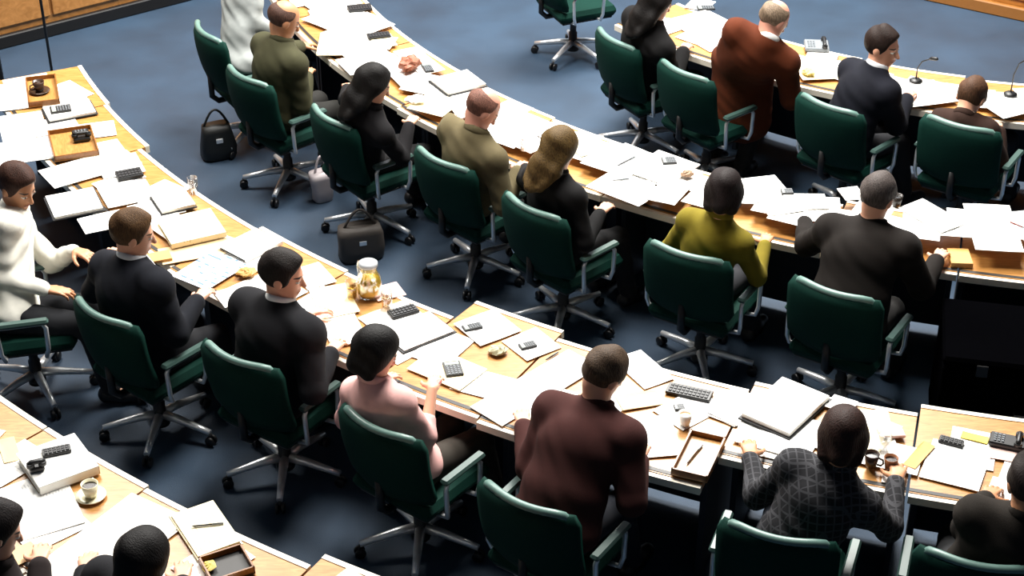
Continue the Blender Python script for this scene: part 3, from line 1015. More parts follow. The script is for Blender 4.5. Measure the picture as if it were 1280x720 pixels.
def sitter(key, hpx, label, look=(0, 25), hl=None, hr=None, hz_=.785, fturn=0.0, fwd=0.0, **kw):
    """a person on chair `key`, head centre at pixel hpx; hands given as pixels on (or above) the desk"""
    c = CH[key]
    f = c['f']
    a = R(-fturn)
    f = np.array((f[0] * math.cos(a) - f[1] * math.sin(a), f[0] * math.sin(a) + f[1] * math.cos(a)))
    sc = kw.get('sc', 1.0)
    P0 = np.array((*(c['p'] - c['f'] * (.06 - fwd)), .57))
    best = None
    for z in np.arange(1.02, 1.30, .01):
        Hc = at(hpx[0], hpx[1], z)
        N = Hc - nrm(V(0, 0, 1) + np.array((*f, 0)) * (.30 + kw.get('lean', 0))) * .162
        e = abs(np.linalg.norm(N - P0) - .505 * sc)
        if best is None or e < best[0] or (e < .025 and best[0] < .03):
            best = (e, z, Hc)
    Hc = best[2]
    hh = []
    for q in (hl, hr):
        if q is None: hh.append(None)
        elif len(q) == 3: hh.append(at(*q))
        else: hh.append(at(q[0], q[1], hz_))
    p = person(label, Hc, f, P0, look, hh, **kw)
    print('sitter %s z=%.2f err=%.2f torso=%.2f pelvis shift %.2f' % (key, best[1], best[0], p['H'], np.linalg.norm(p['P'][:2] - P0[:2])))
    return p

# --- middle row, left to right
sitter('c1a', (22, 232), 'person in a white shirt at the left edge, resting a hand on the chair arm', look=(35, 25), fturn=10,
       hr=(72, 374, .66), hl=(110, 318), top='#e9e6da', top_kind='shirt', trousers='#0c0e14', hair_col='#3a2218', skin='tan', seed=2)
sitter('c1b', (167, 291), 'person in a navy suit with clasped hands on the desk, brown hair', look=(38, 15),
       hr=(262, 372, .80), hl=(130, 318, .80), top='#0a0d16', trousers='#0b0d14', collar='#d8dade', hair_col='#503820', seed=3, width=1.14)
sitter('c1c', (354, 343), 'person in a charcoal suit, face in profile to the right, white collar showing', look=(62, 12),
       hr=(430, 440, .79), hl=(395, 390, .79), top='#131317', trousers='#0c0d10', collar='#f2f2f0', hair_col='#1a1310', seed=4, width=1.15)
sitter('c1d', (471, 440), 'woman with black hair in a pink blouse, right hand raised over the desk', look=(28, 30),
       hr=(552, 478, .90), hl=(478, 470, .78), top='#ecb6b0', top_kind='blouse', trousers='#2a241c', hair='bob', hair_col='#0b0808',
       sc=.93, seed=5, cuffs=False)
sitter('c1e', (755, 468), 'person in a maroon jacket with short grey-brown hair, reading at the desk', look=(20, 42), lean=.15,
       hr=(812, 572, .785), hl=(640, 528, .785), top='#3d1d1a', trousers='#0e1420', hair='short', hair_col='#4a3a2c', collar=None, seed=6, width=1.14)
sitter('c1f', (1054, 545), 'person in a dark plaid shirt with curly brown hair, left arm reaching out', look=(-5, 35),
       hl=(928, 562, .785), hr=(1130, 590, .785), top='#14141a', top_kind='shirt', pattern=plaid('plaid_cloth', '#0e0e14', '#3a3a3e'),
       trousers='#121a26', hair='bob', hair_col='#2a1610', skin='tan', seed=7)
sitter('c1g', (1287, 604), 'person in a dark brown jacket cut off by the right edge', look=(-20, 20),
       hl=(1236, 614, .785), top='#1e1914', trousers='#0f1013', hair='short', hair_col='#1c1310', skin='tan', seed=8)
# --- second row
sitter('c2z', (312, -62), 'person in a pale grey shirt, head cut off by the top edge', look=(0, 20),
       top='#949896', top_kind='shirt', trousers='#101216', hair_col='#2c221a', seed=9)
sitter('c2a', (356, 24), 'person in an olive jacket with a bowed reddish-brown head', look=(25, 30),
       hr=(388, 92, .79), hl=(385, 55, .79), top='#3b3a26', trousers='#14130f', hair='thin', hair_col='#4a332a', skin='tan', seed=10)
sitter('c2b', (468, 105), 'woman in black with long black hair over her shoulders', look=(20, 28),
       hr=(520, 150, .79), hl=(430, 100, .79), top='#0c0a0d', top_kind='blouse', trousers='#0a0a0c', hair='long', hair_col='#0a0706', sc=.95, seed=11)
sitter('c2c', (604, 136), 'person in a khaki jacket bending low with thin grey hair', look=(30, 42), lean=.2,
       hr=(660, 212, .79), hl=(560, 140, .79), top='#5a5139', trousers='#1a1712', hair='thin', hair_col='#6e4a3e', skin='pink', seed=12)
sitter('c2d', (700, 186), 'woman in black with long dark-blonde hair', look=(5, 30),
       hr=(764, 264, .785), hl=(655, 205, .785), top='#0d0c0d', top_kind='blouse', trousers='#0a0a0c', hair='long', hair_col='#54401f', sc=.95, seed=13)
sitter('c2e', (905, 240), 'person in a mustard green top with short dark hair', look=(-15, 35),
       hr=(965, 300, .785), hl=(850, 275, .785), top='#736618', top_kind='blouse', trousers='#15161c', hair='bob', hair_col='#170c0b', sc=.92, seed=14, skin='tan')
sitter('c2f', (1097, 246), 'broad person in a brown-black suit with short grey hair', look=(10, 30),
       hr=(1182, 322, .785), hl=(1000, 272, .785), top='#130d09', trousers='#0d0a08', hair='short', hair_col='#4b4340', seed=15, width=1.2)
# --- top row
sitter('c3a', (822, 2), 'person in black at the top edge with black hair', look=(5, 25),
       hr=(862, 60, .79), hl=(800, 18, .79), top='#0b0a0b', trousers='#08080a', hair='long', hair_col='#0c0807', seed=16)
sitter('c3c', (1104, 58), 'person in a dark navy suit with the face in profile to the right', look=(68, 8), fturn=12,
       hr=(1140, 120, .79), hl=(1085, 80, .79), top='#0a0c17', trousers='#0b0d14', collar='#dfe2e6', hair_col='#22140e', seed=17)
sitter('c3d', (1214, 122), 'small person with a bowed brown head behind the desk at right', look=(5, 50), lean=.8, fwd=.17,
       hr=(1256, 158, .785), hl=(1190, 140, .785), top='#2c1a12', trousers='#101016', hair='short', hair_col='#4c3322', sc=.86, seed=18)
# --- the one leaning over the top row's desk
ps = at(905, 203, .085)
hd = at(968, 24, 1.30)
fs_ = nrm((CEN - ps[:2]))
fs3 = V(fs_[0], fs_[1], 0)
rs3 = V(fs_[1], -fs_[0], 0)
person('person in a long rust brown coat standing and leaning over the top desk', hd, fs_, V(ps[0], ps[1], .86) + rs3 * .08 + fs3 * .02,
       look=(25, 35), hands=(at(905, 62, .79), at(990, 90, .79)), top='#522209', top_kind='coat', trousers='#15100d',
       hair='thin', hair_col='#7c6a58', skin='pink', legs='stand', coat=.40, seed=19, lean=.35, width=1.1,
       feet=(ps + rs3 * -.10, ps + rs3 * .14), collar='#e8e6e2')
# --- nearest row
sitter('c0b', (180, 700), 'person at the bottom edge with thick black hair, seen from above', look=(5, 30),
       hl=(100, 706, .785), hr=(232, 712, .785), top='#17171b', trousers='#101014', hair='bob', hair_col='#0c0808', seed=20)
sitter('c0a', (-6, 662), 'person cut off by the left edge of the nearest row, dark hair and bare forehead', look=(30, 25),
       hr=(55, 690, .785), top='#201818', trousers='#101014', hair='short', hair_col='#140d0d', seed=21)

# ------------------------------------------------------------------ things on the desks
PLACED = []     # (polygon xy, top z)
def overlap(p, q):
    for A, B in ((p, q), (q, p)):
        for i in range(len(A)):
            e = A[(i + 1) % len(A)] - A[i]
            n = np.array((-e[1], e[0]))
            a, b = A @ n, B @ n
            if a.max() <= b.min() + 1e-6 or b.max() <= a.min() + 1e-6:
                return False
    return True

def rect(quad, z):
    """rectangle (centre, axis, width, depth) of a quad given as pixels at height z: near-left, far-left, far-right, near-right or any ring"""
    P = np.array([at(x, y, z)[:2] for x, y in quad])
    c = P.mean(0)
    u = (P[1] - P[0]) + (P[2] - P[3])
    L1 = (np.linalg.norm(P[1] - P[0]) + np.linalg.norm(P[2] - P[3])) / 2
    u = u / np.linalg.norm(u)
    v = np.array((-u[1], u[0]))
    w = (P[3] - P[0]) + (P[2] - P[1])
    if w @ v < 0:
        v = -v
    L2 = abs(w @ v) / 2
    return c, u, v, L1, L2

def rest(poly, th):
    z = DZ + .003
    for (q, zt) in PLACED:
        if zt > z and overlap(poly, q):
            z = zt
    z += .0008
    PLACED.append((poly, z + th))
    return z

def slab(quad, th, shrink=1.0):
    c, u, v, L1, L2 = rect(quad, DZ + .006 + th)
    L1 *= shrink; L2 *= shrink
    for _ in range(2):
        poly = np.array([c + u * a * L1 * .5 + v * b * L2 * .5 for a, b in ((-1, -1), (1, -1), (1, 1), (-1, 1))])
    z = rest(poly * .96 + c * .04, th)
    rz = math.atan2(u[1], u[0])
    return c, z, rz, L1, L2

def curl_sheet(mb, L1, L2, z0, th, amp, seed, mi=0):
    n = 8
    rr = np.random.default_rng(seed)
    ph = rr.uniform(0, 6.28, 3)
    vs = []
    for s_ in (0, 1):
        for j in range(n + 1):
            for i in range(n + 1):
                x = (i / n - .5) * L1; y = (j / n - .5) * L2
                e = max(abs(2 * i / n - 1), abs(2 * j / n - 1))
                b = amp * (e ** 4) * (.5 + .5 * math.sin(ph[0] + 2.5 * i / n + 3.1 * j / n))
                vs.append((x, y, z0 + b + s_ * th))
    m = (n + 1) ** 2
    fs = []
    for j in range(n):
        for i in range(n):
            a = j * (n + 1) + i
            fs.append((a + n + 1, a + n + 2, a + 1, a))
            fs.append((m + a, m + a + 1, m + a + n + 2, m + a + n + 1))
    for i in range(n):
        a, b = i, i + 1; fs.append((a, b, m + b, m + a))
        a, b = n * (n + 1) + i, n * (n + 1) + i + 1; fs.append((b, a, m + a, m + b))
        a, b = i * (n + 1), (i + 1) * (n + 1); fs.append((b, a, m + a, m + b))
        a, b = i * (n + 1) + n, (i + 1) * (n + 1) + n; fs.append((a, b, m + b, m + a))
    mb.add(vs, fs, mi)

M_PAPER = printed('white_paper', '#f4f3ee', '#c9c9ca', 70, .56)
M_PLAIN = mat('plain_paper', '#f3f1ea', .75, var=.02)
M_CREAM = printed('cream_paper', '#f0e4c0', '#d2c498', 60, .58)
M_NEWS = printed('newsprint', '#efefec', '#a9abb0', 95, .47)
PAP = {'w': M_PAPER, 'p': M_PLAIN, 'c': M_CREAM, 'n': M_NEWS,
       't': mat('tan_card', '#d9b98a', .7, var=.06), 'y': mat('yellow_card', '#dcc04e', .7, var=.06),
       'k': mat('black_card', '#101012', .6), 'g': mat('grey_card', '#8b8f92', .6), 'b': printed('blue_print', '#eef0f4', '#5876a8', 24, .52),
       'o': mat('orange_card', '#cf9a55', .65, var=.1), 'pk': mat('pink_card', '#e2bfb4', .7, var=.05)}
SEED = [0]
def paper(quad, label, m='w', th=.003, amp=.004):
    SEED[0] += 1
    c, z, rz, L1, L2 = slab(quad, th, 1.04)
    root_name = 'paper_sheet' if th < .005 else 'paper_stack'
    mb = MB()
    if th < .005:
        curl_sheet(mb, L1, L2, 0, th, amp, SEED[0])
    else:
        k = 4
        rr = np.random.default_rng(SEED[0])
        for i in range(k):
            s_ = MB()
            curl_sheet(s_, L1 * (1 - .01 * rr.random()), L2 * (1 - .01 * rr.random()), th * i / k, th / k * .96, amp if i == k - 1 else 0, SEED[0])
            a = rr.normal(0, .025); dx, dy = rr.normal(0, .004, 2)
            mb.add([(v[0] * math.cos(a) - v[1] * math.sin(a) + dx, v[0] * math.sin(a) + v[1] * math.cos(a) + dy, v[2]) for v in s_.v], s_.f)
    o = mb.build(root_name, PAP[m], None, (c[0], c[1], z))
    o.rotation_euler = (0, 0, rz)
    tag(o, label, 'paper', 'papers on the desks')
    return o

def folder(quad, label, cover='k', page='w', th=.014, name='folder', cat='folder'):
    c, z, rz, L1, L2 = slab(quad, th)
    root = empty(name, (c[0], c[1], z), rz)
    tag(root, label, cat, 'folders and binders on the desks')
    mb = MB(); mb.box((0, 0, .003), (L1 * 1.03, L2 * 1.03, .006), bev=.002); mb.build('cover', PAP[cover], root)
    mb = MB()
    mb.box((0, 0, .006 + (th - .008) / 2), (L1 * .95, L2 * .94, th - .008))
    curl_sheet(mb, L1 * .955, L2 * .95, th - .0018, .0016, .003, 3)
    mb.build('pages', PAP[page], root)
    return root

def book(quad, label, cover='w', th=.022, name='book', cat='book', spine='k'):
    c, z, rz, L1, L2 = slab(quad, th)
    root = empty(name, (c[0], c[1], z), rz)
    tag(root, label, cat, 'books and booklets on the desks')
    mb = MB()
    mb.box((0, 0, th - .0015), (L1, L2, .003), bev=.001); mb.box((0, 0, .0015), (L1, L2, .003), bev=.001)
    mb.box((-L1 / 2 + .002, 0, th / 2), (.004, L2, th))
    mb.build('cover', PAP[cover], root)
    mb = MB(); mb.box((0, 0, th / 2), (L1 * .96, L2 * .95, th - .0062)); mb.build('pages', PAP[spine], root)
    return root

def tray(quad, label, th=.035, m=None):
    """shallow wooden tray with a raised rim"""
    c, z, rz, L1, L2 = slab(quad, .012)
    root = empty('desk_tray', (c[0], c[1], z), rz)
    tag(root, label, 'tray', 'wooden trays on the desks')
    m = m or M_WOOD
    mb = MB(); mb.box((0, 0, .005), (L1, L2, .01)); mb.build('bottom', m, root)
    mb = MB()
    for s_ in (-1, 1):
        mb.box((0, s_ * (L2 / 2 - .005), th / 2 + .003), (L1, .01, th), bev=.002)
        mb.box((s_ * (L1 / 2 - .005), 0, th / 2 + .003), (.01, L2, th), bev=.002)
    mb.build('rim', wood('rim_wood', '#6e4218', '#8d5a26', 3), root)
    return root

def phone(quad, label, m=None, th=.05):
    """desk telephone: wedge body, keypad, handset on its cradle, cord"""
    c, z, rz, L1, L2 = slab(quad, th)
    if L2 > L1:
        rz += math.pi / 2; L1, L2 = L2, L1
    root = empty('desk_telephone', (c[0], c[1], z), rz)
    tag(root, label, 'telephone', 'telephones on the desks')
    m = m or M_BLACK
    mb = MB(); mb.box((0, 0, .014), (L1, L2, .028), bev=.008); mb.build('telephone_body', m, root)
    mb = MB()
    for i in range(3):
        for j in range(4):
            mb.box((L1 * .12 + i * L1 * .11, (j - 1.5) * L2 * .18, .030), (L1 * .075, L2 * .11, .006), bev=.002)
    mb.build('keypad', M_GREYP, root)
    mb = MB()
    x = -L1 * .3
    mb.tube([(x, -L2 * .46, .042), (x, -L2 * .3, .052), (x, L2 * .3, .052), (x, L2 * .46, .042)], [.016, .012, .012, .016], 10)
    mb.tube([(x, -L2 * .40, .030), (x, -L2 * .40, .050)], .019, 12); mb.tube([(x, L2 * .40, .030), (x, L2 * .40, .050)], .019, 12)
    h = mb.build('handset', M_BLACK, root)
    return root

def calc(quad, label):
    c, z, rz, L1, L2 = slab(quad, .014)
    if L2 > L1:
        rz += math.pi / 2; L1, L2 = L2, L1
    root = empty('calculator', (c[0], c[1], z), rz)
    tag(root, label, 'calculator')
    mb = MB(); mb.box((0, 0, .006), (L1, L2, .012), bev=.003); mb.build('case', M_BLACK, root)
    mb = MB(); mb.box((L1 * .32, 0, .0125), (L1 * .2, L2 * .8, .002)); mb.build('display', mat('lcd_grey', '#9aa39a', .3), root)
    mb = MB()
    for i in range(5):
        for j in range(4):
            mb.box((-L1 * .4 + i * L1 * .13, (j - 1.5) * L2 * .2, .013), (L1 * .08, L2 * .13, .003), bev=.001)
    mb.build('keypad', M_GREYP, root)
    return root

def keyboard(quad, label):
    c, z, rz, L1, L2 = slab(quad, .022)
    if L2 > L1:
        rz += math.pi / 2; L1, L2 = L2, L1
    root = empty('voting_keypad', (c[0], c[1], z), rz)
    tag(root, label, 'keypad', 'black keypads on the desks')
    mb = MB(); mb.box((0, 0, .008), (L1, L2, .016), bev=.004); mb.build('case', M_BLACK, root)
    mb = MB()
    n = max(4, int(L1 / .022))
    for i in range(n):
        for j in range(3):
            mb.box((-L1 * .45 + (i + .5) * L1 * .9 / n, (j - 1) * L2 * .27, .018), (L1 * .7 / n, L2 * .2, .006), bev=.0015)
    mb.build('key_block', mat('dark_keys', '#1d1d20', .5), root)
    return root

def pen(p0, p1, label, col='#15151a', r=.0048):
    a, b = at(*p0, DZ + .01)[:2], at(*p1, DZ + .01)[:2]
    c = (a + b) / 2; d = b - a; L = float(np.hypot(*d)); L = min(L, .17)
    u = d / np.hypot(*d); v = np.array((-u[1], u[0]))
    poly = np.array([c + u * s * L / 2 + v * t * r for s, t in ((-1, -1), (1, -1), (1, 1), (-1, 1))])
    z = rest(poly, 2 * r) + .001
    root = empty('pen', (c[0], c[1], z + r), math.atan2(u[1], u[0]))
    tag(root, label, 'pen', 'pens on the desks')
    m = mat('pen_' + col.lstrip('#'), col, .3)
    mb = MB(); mb.tube([(-L / 2, 0, 0), (-L / 2 + .012, 0, 0), (L / 2 - .05, 0, 0)], [.0012, r * .9, r * .9], 8); mb.build('barrel', m, root)
    mb = MB(); mb.tube([(L / 2 - .05, 0, 0), (L / 2, 0, 0)], [r, r * .9], 8)
    mb.box((L / 2 - .025, 0, r), (.036, .003, .002)); mb.build('cap', M_GREYP, root)
    return root

def base_spot(px, py, r, th):
    c = at(px, py, DZ + .01)[:2]
    poly = np.array([c + r * np.array((math.cos(t), math.sin(t))) for t in np.linspace(0, 2 * math.pi, 8, endpoint=False)])
    return c, rest(poly, th)

def cup(px, py, label, col='#f2efe8', liquid='#2a170c', saucer=True, r=.04, h=.07):
    c, z = base_spot(px, py, .07 if saucer else r, h)
    root = empty('coffee_cup', (c[0], c[1], z), rng.uniform(0, 6))
    tag(root, label, 'cup', 'cups and glasses on the desks')
    m = mat('china_' + col.lstrip('#'), col, .25, var=.03)
    o = .008 if saucer else 0
    mb = MB(); mb.lathe([(0, o), (r * .6, o), (r * .75, o + .012), (r, o + h), (r * .93, o + h), (r * .7, o + .02), (0, o + .012)], 24)
    mb.tube([(r * .9, 0, o + h * .8), (r * 1.5, 0, o + h * .75), (r * 1.6, 0, o + h * .5), (r * 1.35, 0, o + h * .3), (r * .82, 0, o + h * .28)], .005, 8)
    mb.build('cup_body', m, root)
    mb = MB(); mb.lathe([(0, o + h * .8), (r * .9, o + h * .8)], 24); mb.lathe([(r * .9, o + h * .8), (r * .85, o + h * .75), (0, o + h * .75)], 24)
    mb.build('drink', mat('drink_' + liquid.lstrip('#'), liquid, .15), root)
    if saucer:
        mb = MB(); mb.lathe([(0, 0), (.04, 0), (.07, .012), (.069, .015), (.04, .006), (0, .006)], 28); mb.build('saucer', m, root)
    return root

def tumbler(px, py, label, fill='#ffffff', r=.032, h=.105):
    c, z = base_spot(px, py, r, h)
    root = empty('drinking_glass', (c[0], c[1], z))
    tag(root, label, 'glass', 'cups and glasses on the desks')
    mb = MB(); mb.lathe([(0, 0), (r * .85, 0), (r, h), (r - .0025, h), (r * .82 - .001, .006), (0, .006)], 24); mb.build('glass_wall', glass('clear_glass'), root)
    mb = MB(); mb.lathe([(0, .0075), (r * .80, .0075), (r * .9, h * .6), (0, h * .6)], 24); mb.build('drink', glass('drink_' + fill.lstrip('#'), fill), root)
    return root

def jug(px, py, label):
    c, z = base_spot(px, py, .07, .2)
    root = empty('juice_jug', (c[0], c[1], z), 2.2)
    tag(root, label, 'jug')
    mb = MB(); mb.lathe([(0, 0), (.062, 0), (.072, .03), (.066, .11), (.045, .15), (.052, .19), (.049, .19), (.042, .15), (.062, .11), (.068, .03), (.058, .006), (0, .006)], 28)
    mb.build('jug_wall', glass('clear_glass'), root)
    mb = MB(); mb.lathe([(0, .008), (.056, .008), (.0665, .03), (.0625, .10), (0, .10)], 28); mb.build('juice', mat('juice', '#c9a52a', .2), root)
    mb = MB(); mb.tube([(.045, 0, .165), (.10, 0, .165), (.112, 0, .13), (.10, 0, .07), (.068, 0, .05)], .007, 8); mb.build('handle', glass('clear_glass'), root)
    mb = MB(); mb.lathe([(0, .188), (.053, .188), (.053, .205), (.03, .212), (0, .212)], 24); mb.build('lid', mat('lid_grey', '#a9adaf', .35), root)
    return root

def mic(px, py, label, a=0.0, h=.32):
    c, z = base_spot(px, py, .045, .03)
    root = empty('gooseneck_microphone', (c[0], c[1], z), R(a))
    tag(root, label, 'microphone', 'microphones on the desks')
    mb = MB(); mb.lathe([(0, 0), (.045, 0), (.045, .012), (.03, .022), (0, .024)], 20); mb.build('base', M_BLACK, root)
    mb = MB(); mb.tube([(0, 0, .02), (0, .0, h * .5), (0, -.03, h * .8), (0, -.09, h)], .0045, 8); mb.build('gooseneck', M_BLACK, root)
    mb = MB(); mb.tube([(0, -.085, h - .004), (0, -.10, h + .006), (0, -.14, h + .016), (0, -.15, h + .018)], [.007, .013, .013, .008], 12); mb.build('microphone_head', M_BLACK, root)
    return root

def crumple(px, py, label, col, r=.05, name='crumpled_paper', cat='paper', flat=.5, seed=1):
    c, z = base_spot(px, py, r, r * flat * 1.5)
    rr = np.random.default_rng(seed)
    mb = MB()
    vs = []; n, m = 14, 9
    for j in range(m + 1):
        for i in range(n):
            t = math.pi * j / m; a = 2 * math.pi * i / n
            k = 1 + rr.normal(0, .13) if 0 < j < m else 1
            vs.append((r * k * math.sin(t) * math.cos(a), r * k * math.sin(t) * math.sin(a) * .8, max(0, r * flat * (1 - math.cos(t) * k))))
    fs = [(j * n + i, j * n + (i + 1) % n, (j + 1) * n + (i + 1) % n, (j + 1) * n + i) for j in range(m) for i in range(n)]
    mb.add(vs, fs)
    o = mb.build(name, mat('crumple_' + col.lstrip('#'), col, .6, var=.15), None, (c[0], c[1], z))
    o.rotation_euler = (0, 0, rr.uniform(0, 6))
    tag(o, label, cat)
    return o

# loose sheets lying under everything else, several alike per desk section
LOOSE = [(ROW1[0], 'on the end desk at the far left', 3), (ROW1[1], 'on the desk above the white shirted person', 3),
         (ROW1[2], 'beside the white shirted person', 4), (ROW1[3], 'behind the navy suited shoulder', 3),
         (ROW1[4], 'before the navy suited person', 4), (ROW1[5], 'around the juice jug', 4),
         (ROW1[6], 'before the pink blouse', 2), (ROW1[7], 'before the maroon jacket', 3),
         (ROW1[8], 'before the plaid shirt', 5), (ROW1[9], 'on the right end desk', 3),
         (ROW2[0], 'at the top edge of the second row', 4), (ROW2[1], 'before the olive jacket', 5),
         (ROW2[2], 'before the long black hair', 5), (ROW2[3], 'before the khaki jacket', 5),
         (ROW2[4], 'before the long blonde hair', 6), (ROW2[5], 'left of the mustard top', 6),
         (ROW2[6], 'right of the mustard top', 4), (ROW2[7], 'before the brown-black suit', 5), (ROW2[8], 'above the black equipment case', 5),
         (ROW3[0], 'before the black clothes in the top row', 5), (ROW3[1], 'before the rust coat', 4),
         (ROW3[2], 'before the navy suit in the top row', 4), (ROW3[3], 'by the low bent brown head', 4),
         (ROW0[0], 'at the left edge of the nearest row', 2), (ROW0[1], 'around the thick white binder', 3),
         (ROW0[2], 'before the black hair at the bottom edge', 4)]
for (rf, rn, la0, la1, _), where, cnt in LOOSE:
    for q in range(cnt):
        a = la0 + (la1 - la0) * (q + .5 + rng.uniform(-.25, .25)) / cnt
        rr_ = rf + .19 + (rn - rf - .40) * rng.random()
        c = pol(rr_, a)[:2]
        ang = R(a) + rng.normal(0, .22)
        u = np.array((math.cos(ang), math.sin(ang))); v = np.array((-u[1], u[0]))
        L1, L2 = (.215, .30) if rng.random() < .7 else (.30, .215)
        poly = np.array([c + u * x * L1 / 2 + v * y * L2 / 2 for x, y in ((-1, -1), (1, -1), (1, 1), (-1, 1))])
        z = rest(poly, .0015)
        mb = MB(); curl_sheet(mb, L1, L2, 0, .0012, .003, 100 + q)
        o = mb.build('paper_sheet', PAP['w'] if rng.random() < .8 else PAP['p'], None, (c[0], c[1], z))
        o.rotation_euler = (0, 0, ang)
        tag(o, 'loose white sheet among the papers ' + where, 'paper', 'loose sheets ' + where)
# lay flat sheets first, then folders and trays, then small devices, then cups and glasses
QUEUE = []
def later(prio, fn):
    def put(*a, **k):
        QUEUE.append((prio, fn, a, k))
    return put
paper = later(0, paper); tray = later(1, tray); folder = later(1, folder); book = later(1, book)
keyboard = later(2, keyboard); calc = later(2, calc); pen = later(2, pen)
phone = later(3, phone); crumple = later(3, crumple)
cup = later(4, cup); tumbler = later(4, tumbler); jug = later(4, jug); mic = later(4, mic)
# ===== middle row: left end
paper([(0, 140), (0, 108), (34, 102), (40, 132)], 'white sheet at the left edge, uppermost on the end desk')
tray([(38, 134), (30, 102), (72, 96), (73, 128)], 'tan wooden tray at the far left corner of the middle row')
cup(50, 117, 'dark coffee cup on the wooden tray at the far left desk corner', '#3a2a20')
folder([(60, 152), (52, 134), (112, 124), (122, 140)], 'white document on a black folder beside the upper left desk end', 'k', 'p', .018)
calc([(64, 144), (62, 136), (88, 133), (90, 141)], 'black calculator on the white document at upper left')
paper([(2, 178), (0, 146), (48, 140), (62, 168)], 'white sheet below the end tray at the left edge')
paper([(0, 205), (0, 180), (58, 170), (70, 196)], 'white sheets near the left edge, above the white shirted person', 'w', .006)
tray([(68, 206), (62, 172), (112, 158), (125, 190)], 'tan wooden tray with a black object, left of the blue carpet')
phone([(92, 178), (90, 166), (110, 163), (114, 175)], 'small black telephone inside the tan tray at upper left', th=.03)
paper([(70, 232), (46, 214), (142, 190), (160, 214)], 'long white sheet across the desk under the tan tray')
paper([(128, 224), (122, 204), (166, 192), (184, 216)], 'white sheet at the desk corner with a dark keypad on it')
keyboard([(148, 226), (144, 216), (174, 208), (180, 218)], 'small black keypad at the desk corner beside the blue floor')
folder([(68, 275), (54, 243), (118, 234), (129, 257)], 'white folder on a black cover in front of the white shirted person', 'k', 'p', .02)
paper([(136, 262), (124, 238), (180, 226), (196, 248)], 'white sheet between the black-backed folder and the small stack')
folder([(202, 270), (188, 245), (230, 237), (246, 256)], 'short white stack with a dark lower edge by the floor', 'k', 'p', .022)
tumbler(242, 240, 'clear glass at the desk edge behind the small white stack')
paper([(108, 290), (96, 274), (150, 262), (160, 282)], 'white sheet in front of the navy suited person, left of the head')
book([(213, 308), (197, 277), (262, 263), (285, 293)], 'thick cream folder lying right of the navy suited head', 'c', .03, 'document_box', 'folder', 'c')
paper([(206, 334), (200, 314), (284, 296), (292, 312)], 'tan cover sheet below the cream folder', 't')
book([(183, 330), (180, 320), (210, 312), (216, 324)], 'gold notebook beside the navy suited shoulder', 'o', .014, 'notebook', 'notebook', 'c')
paper([(268, 366), (217, 347), (266, 314), (300, 330)], 'white sheet with a blue printed picture, by the clasped hands', 'b')
book([(299, 326), (274, 306), (320, 289), (361, 303)], 'white booklet at the floor side edge above the charcoal suited head', 'p', .02, 'booklet', 'book', 'k')
crumple(308, 344, 'small tan pouch left of the charcoal suited head', '#b98a44', .055, 'pouch', 'pouch', .35, 5)
paper([(283, 384), (268, 368), (318, 350), (332, 372)], 'white sheet under the left hand of the charcoal suited person')
paper([(385, 362), (366, 340), (396, 326), (420, 352)], 'white sheet right behind the charcoal suited profile')
paper([(404, 404), (390, 366), (428, 352), (448, 384)], 'cream sheet to the right of the white collar', 'c')
paper([(418, 440), (404, 408), (438, 388), (458, 420)], 'white sheet between the charcoal suit and the black-haired woman')
jug(462, 368, 'glass jug of yellow juice with a grey lid')
tumbler(440, 372, 'glass of yellow drink left of the juice jug', '#d8b93a')
tumbler(484, 384, 'small glass of pale drink right of the juice jug', '#e6c9a0')
paper([(474, 378), (462, 362), (494, 352), (506, 366)], 'peach sheet beside the juice jug', 'pk')
keyboard([(492, 396), (484, 388), (516, 376), (524, 386)], 'black keypad to the right of the juice jug')
folder([(504, 442), (476, 414), (534, 388), (570, 412)], 'white document on a black folder behind the pink blouse', 'k', 'w', .012)
# pink blouse desk
paper([(573, 490), (512, 460), (543, 437), (608, 460)], 'cream sheet on the bare wood in front of the pink blouse', 'c')
calc([(558, 470), (553, 455), (574, 449), (580, 468)], 'dark pocket calculator on the cream sheet')
paper([(606, 438), (573, 408), (613, 385), (645, 408)], 'white sheet at the far edge of the pink blouse desk')
calc([(582, 416), (578, 409), (598, 401), (603, 407)], 'black remote on the white sheet near the far desk edge')
paper([(662, 452), (630, 428), (668, 408), (698, 432)], 'white sheet right of the crumpled bag')
crumple(622, 440, 'crumpled greenish snack bag at the centre of the pink blouse desk', '#a8a484', .05, 'snack_bag', 'bag', .4, 6)
calc([(652, 436), (648, 430), (666, 424), (672, 431)], 'small black device beside the crumpled bag')
pen((682, 450), (698, 440), 'short black pen at the far edge between pink blouse and maroon jacket')
# maroon jacket desk
paper([(641, 538), (594, 509), (706, 437), (736, 452)], 'large open newspaper left of the maroon jacket', 'n', .004, .002)
paper([(806, 494), (778, 452), (790, 436), (840, 463)], 'white sheet at the far edge right of the grey-brown head')
paper([(800, 584), (760, 515), (850, 530), (838, 555)], 'white sheet under the right arm of the maroon jacket')
paper([(776, 508), (768, 492), (820, 492), (832, 510)], 'tan sheet ahead of the maroon jacket', 't')
keyboard([(834, 484), (838, 473), (892, 490), (884, 503)], 'long black keypad at the far edge of the wooden desk')
calc([(844, 512), (842, 505), (854, 503), (857, 510)], 'tiny black device in front of the long keypad')
cup(856, 530, 'white cup between the maroon jacket and the plaid shirt', '#f0ede6', '#caa070', False, .035, .07)
tray([(836, 592), (862, 548), (908, 546), (886, 602)], 'golden wooden tray on the desk corner right of the maroon jacket')
pen((858, 584), (878, 560), 'dark pen lying in the golden tray', '#3a2410')
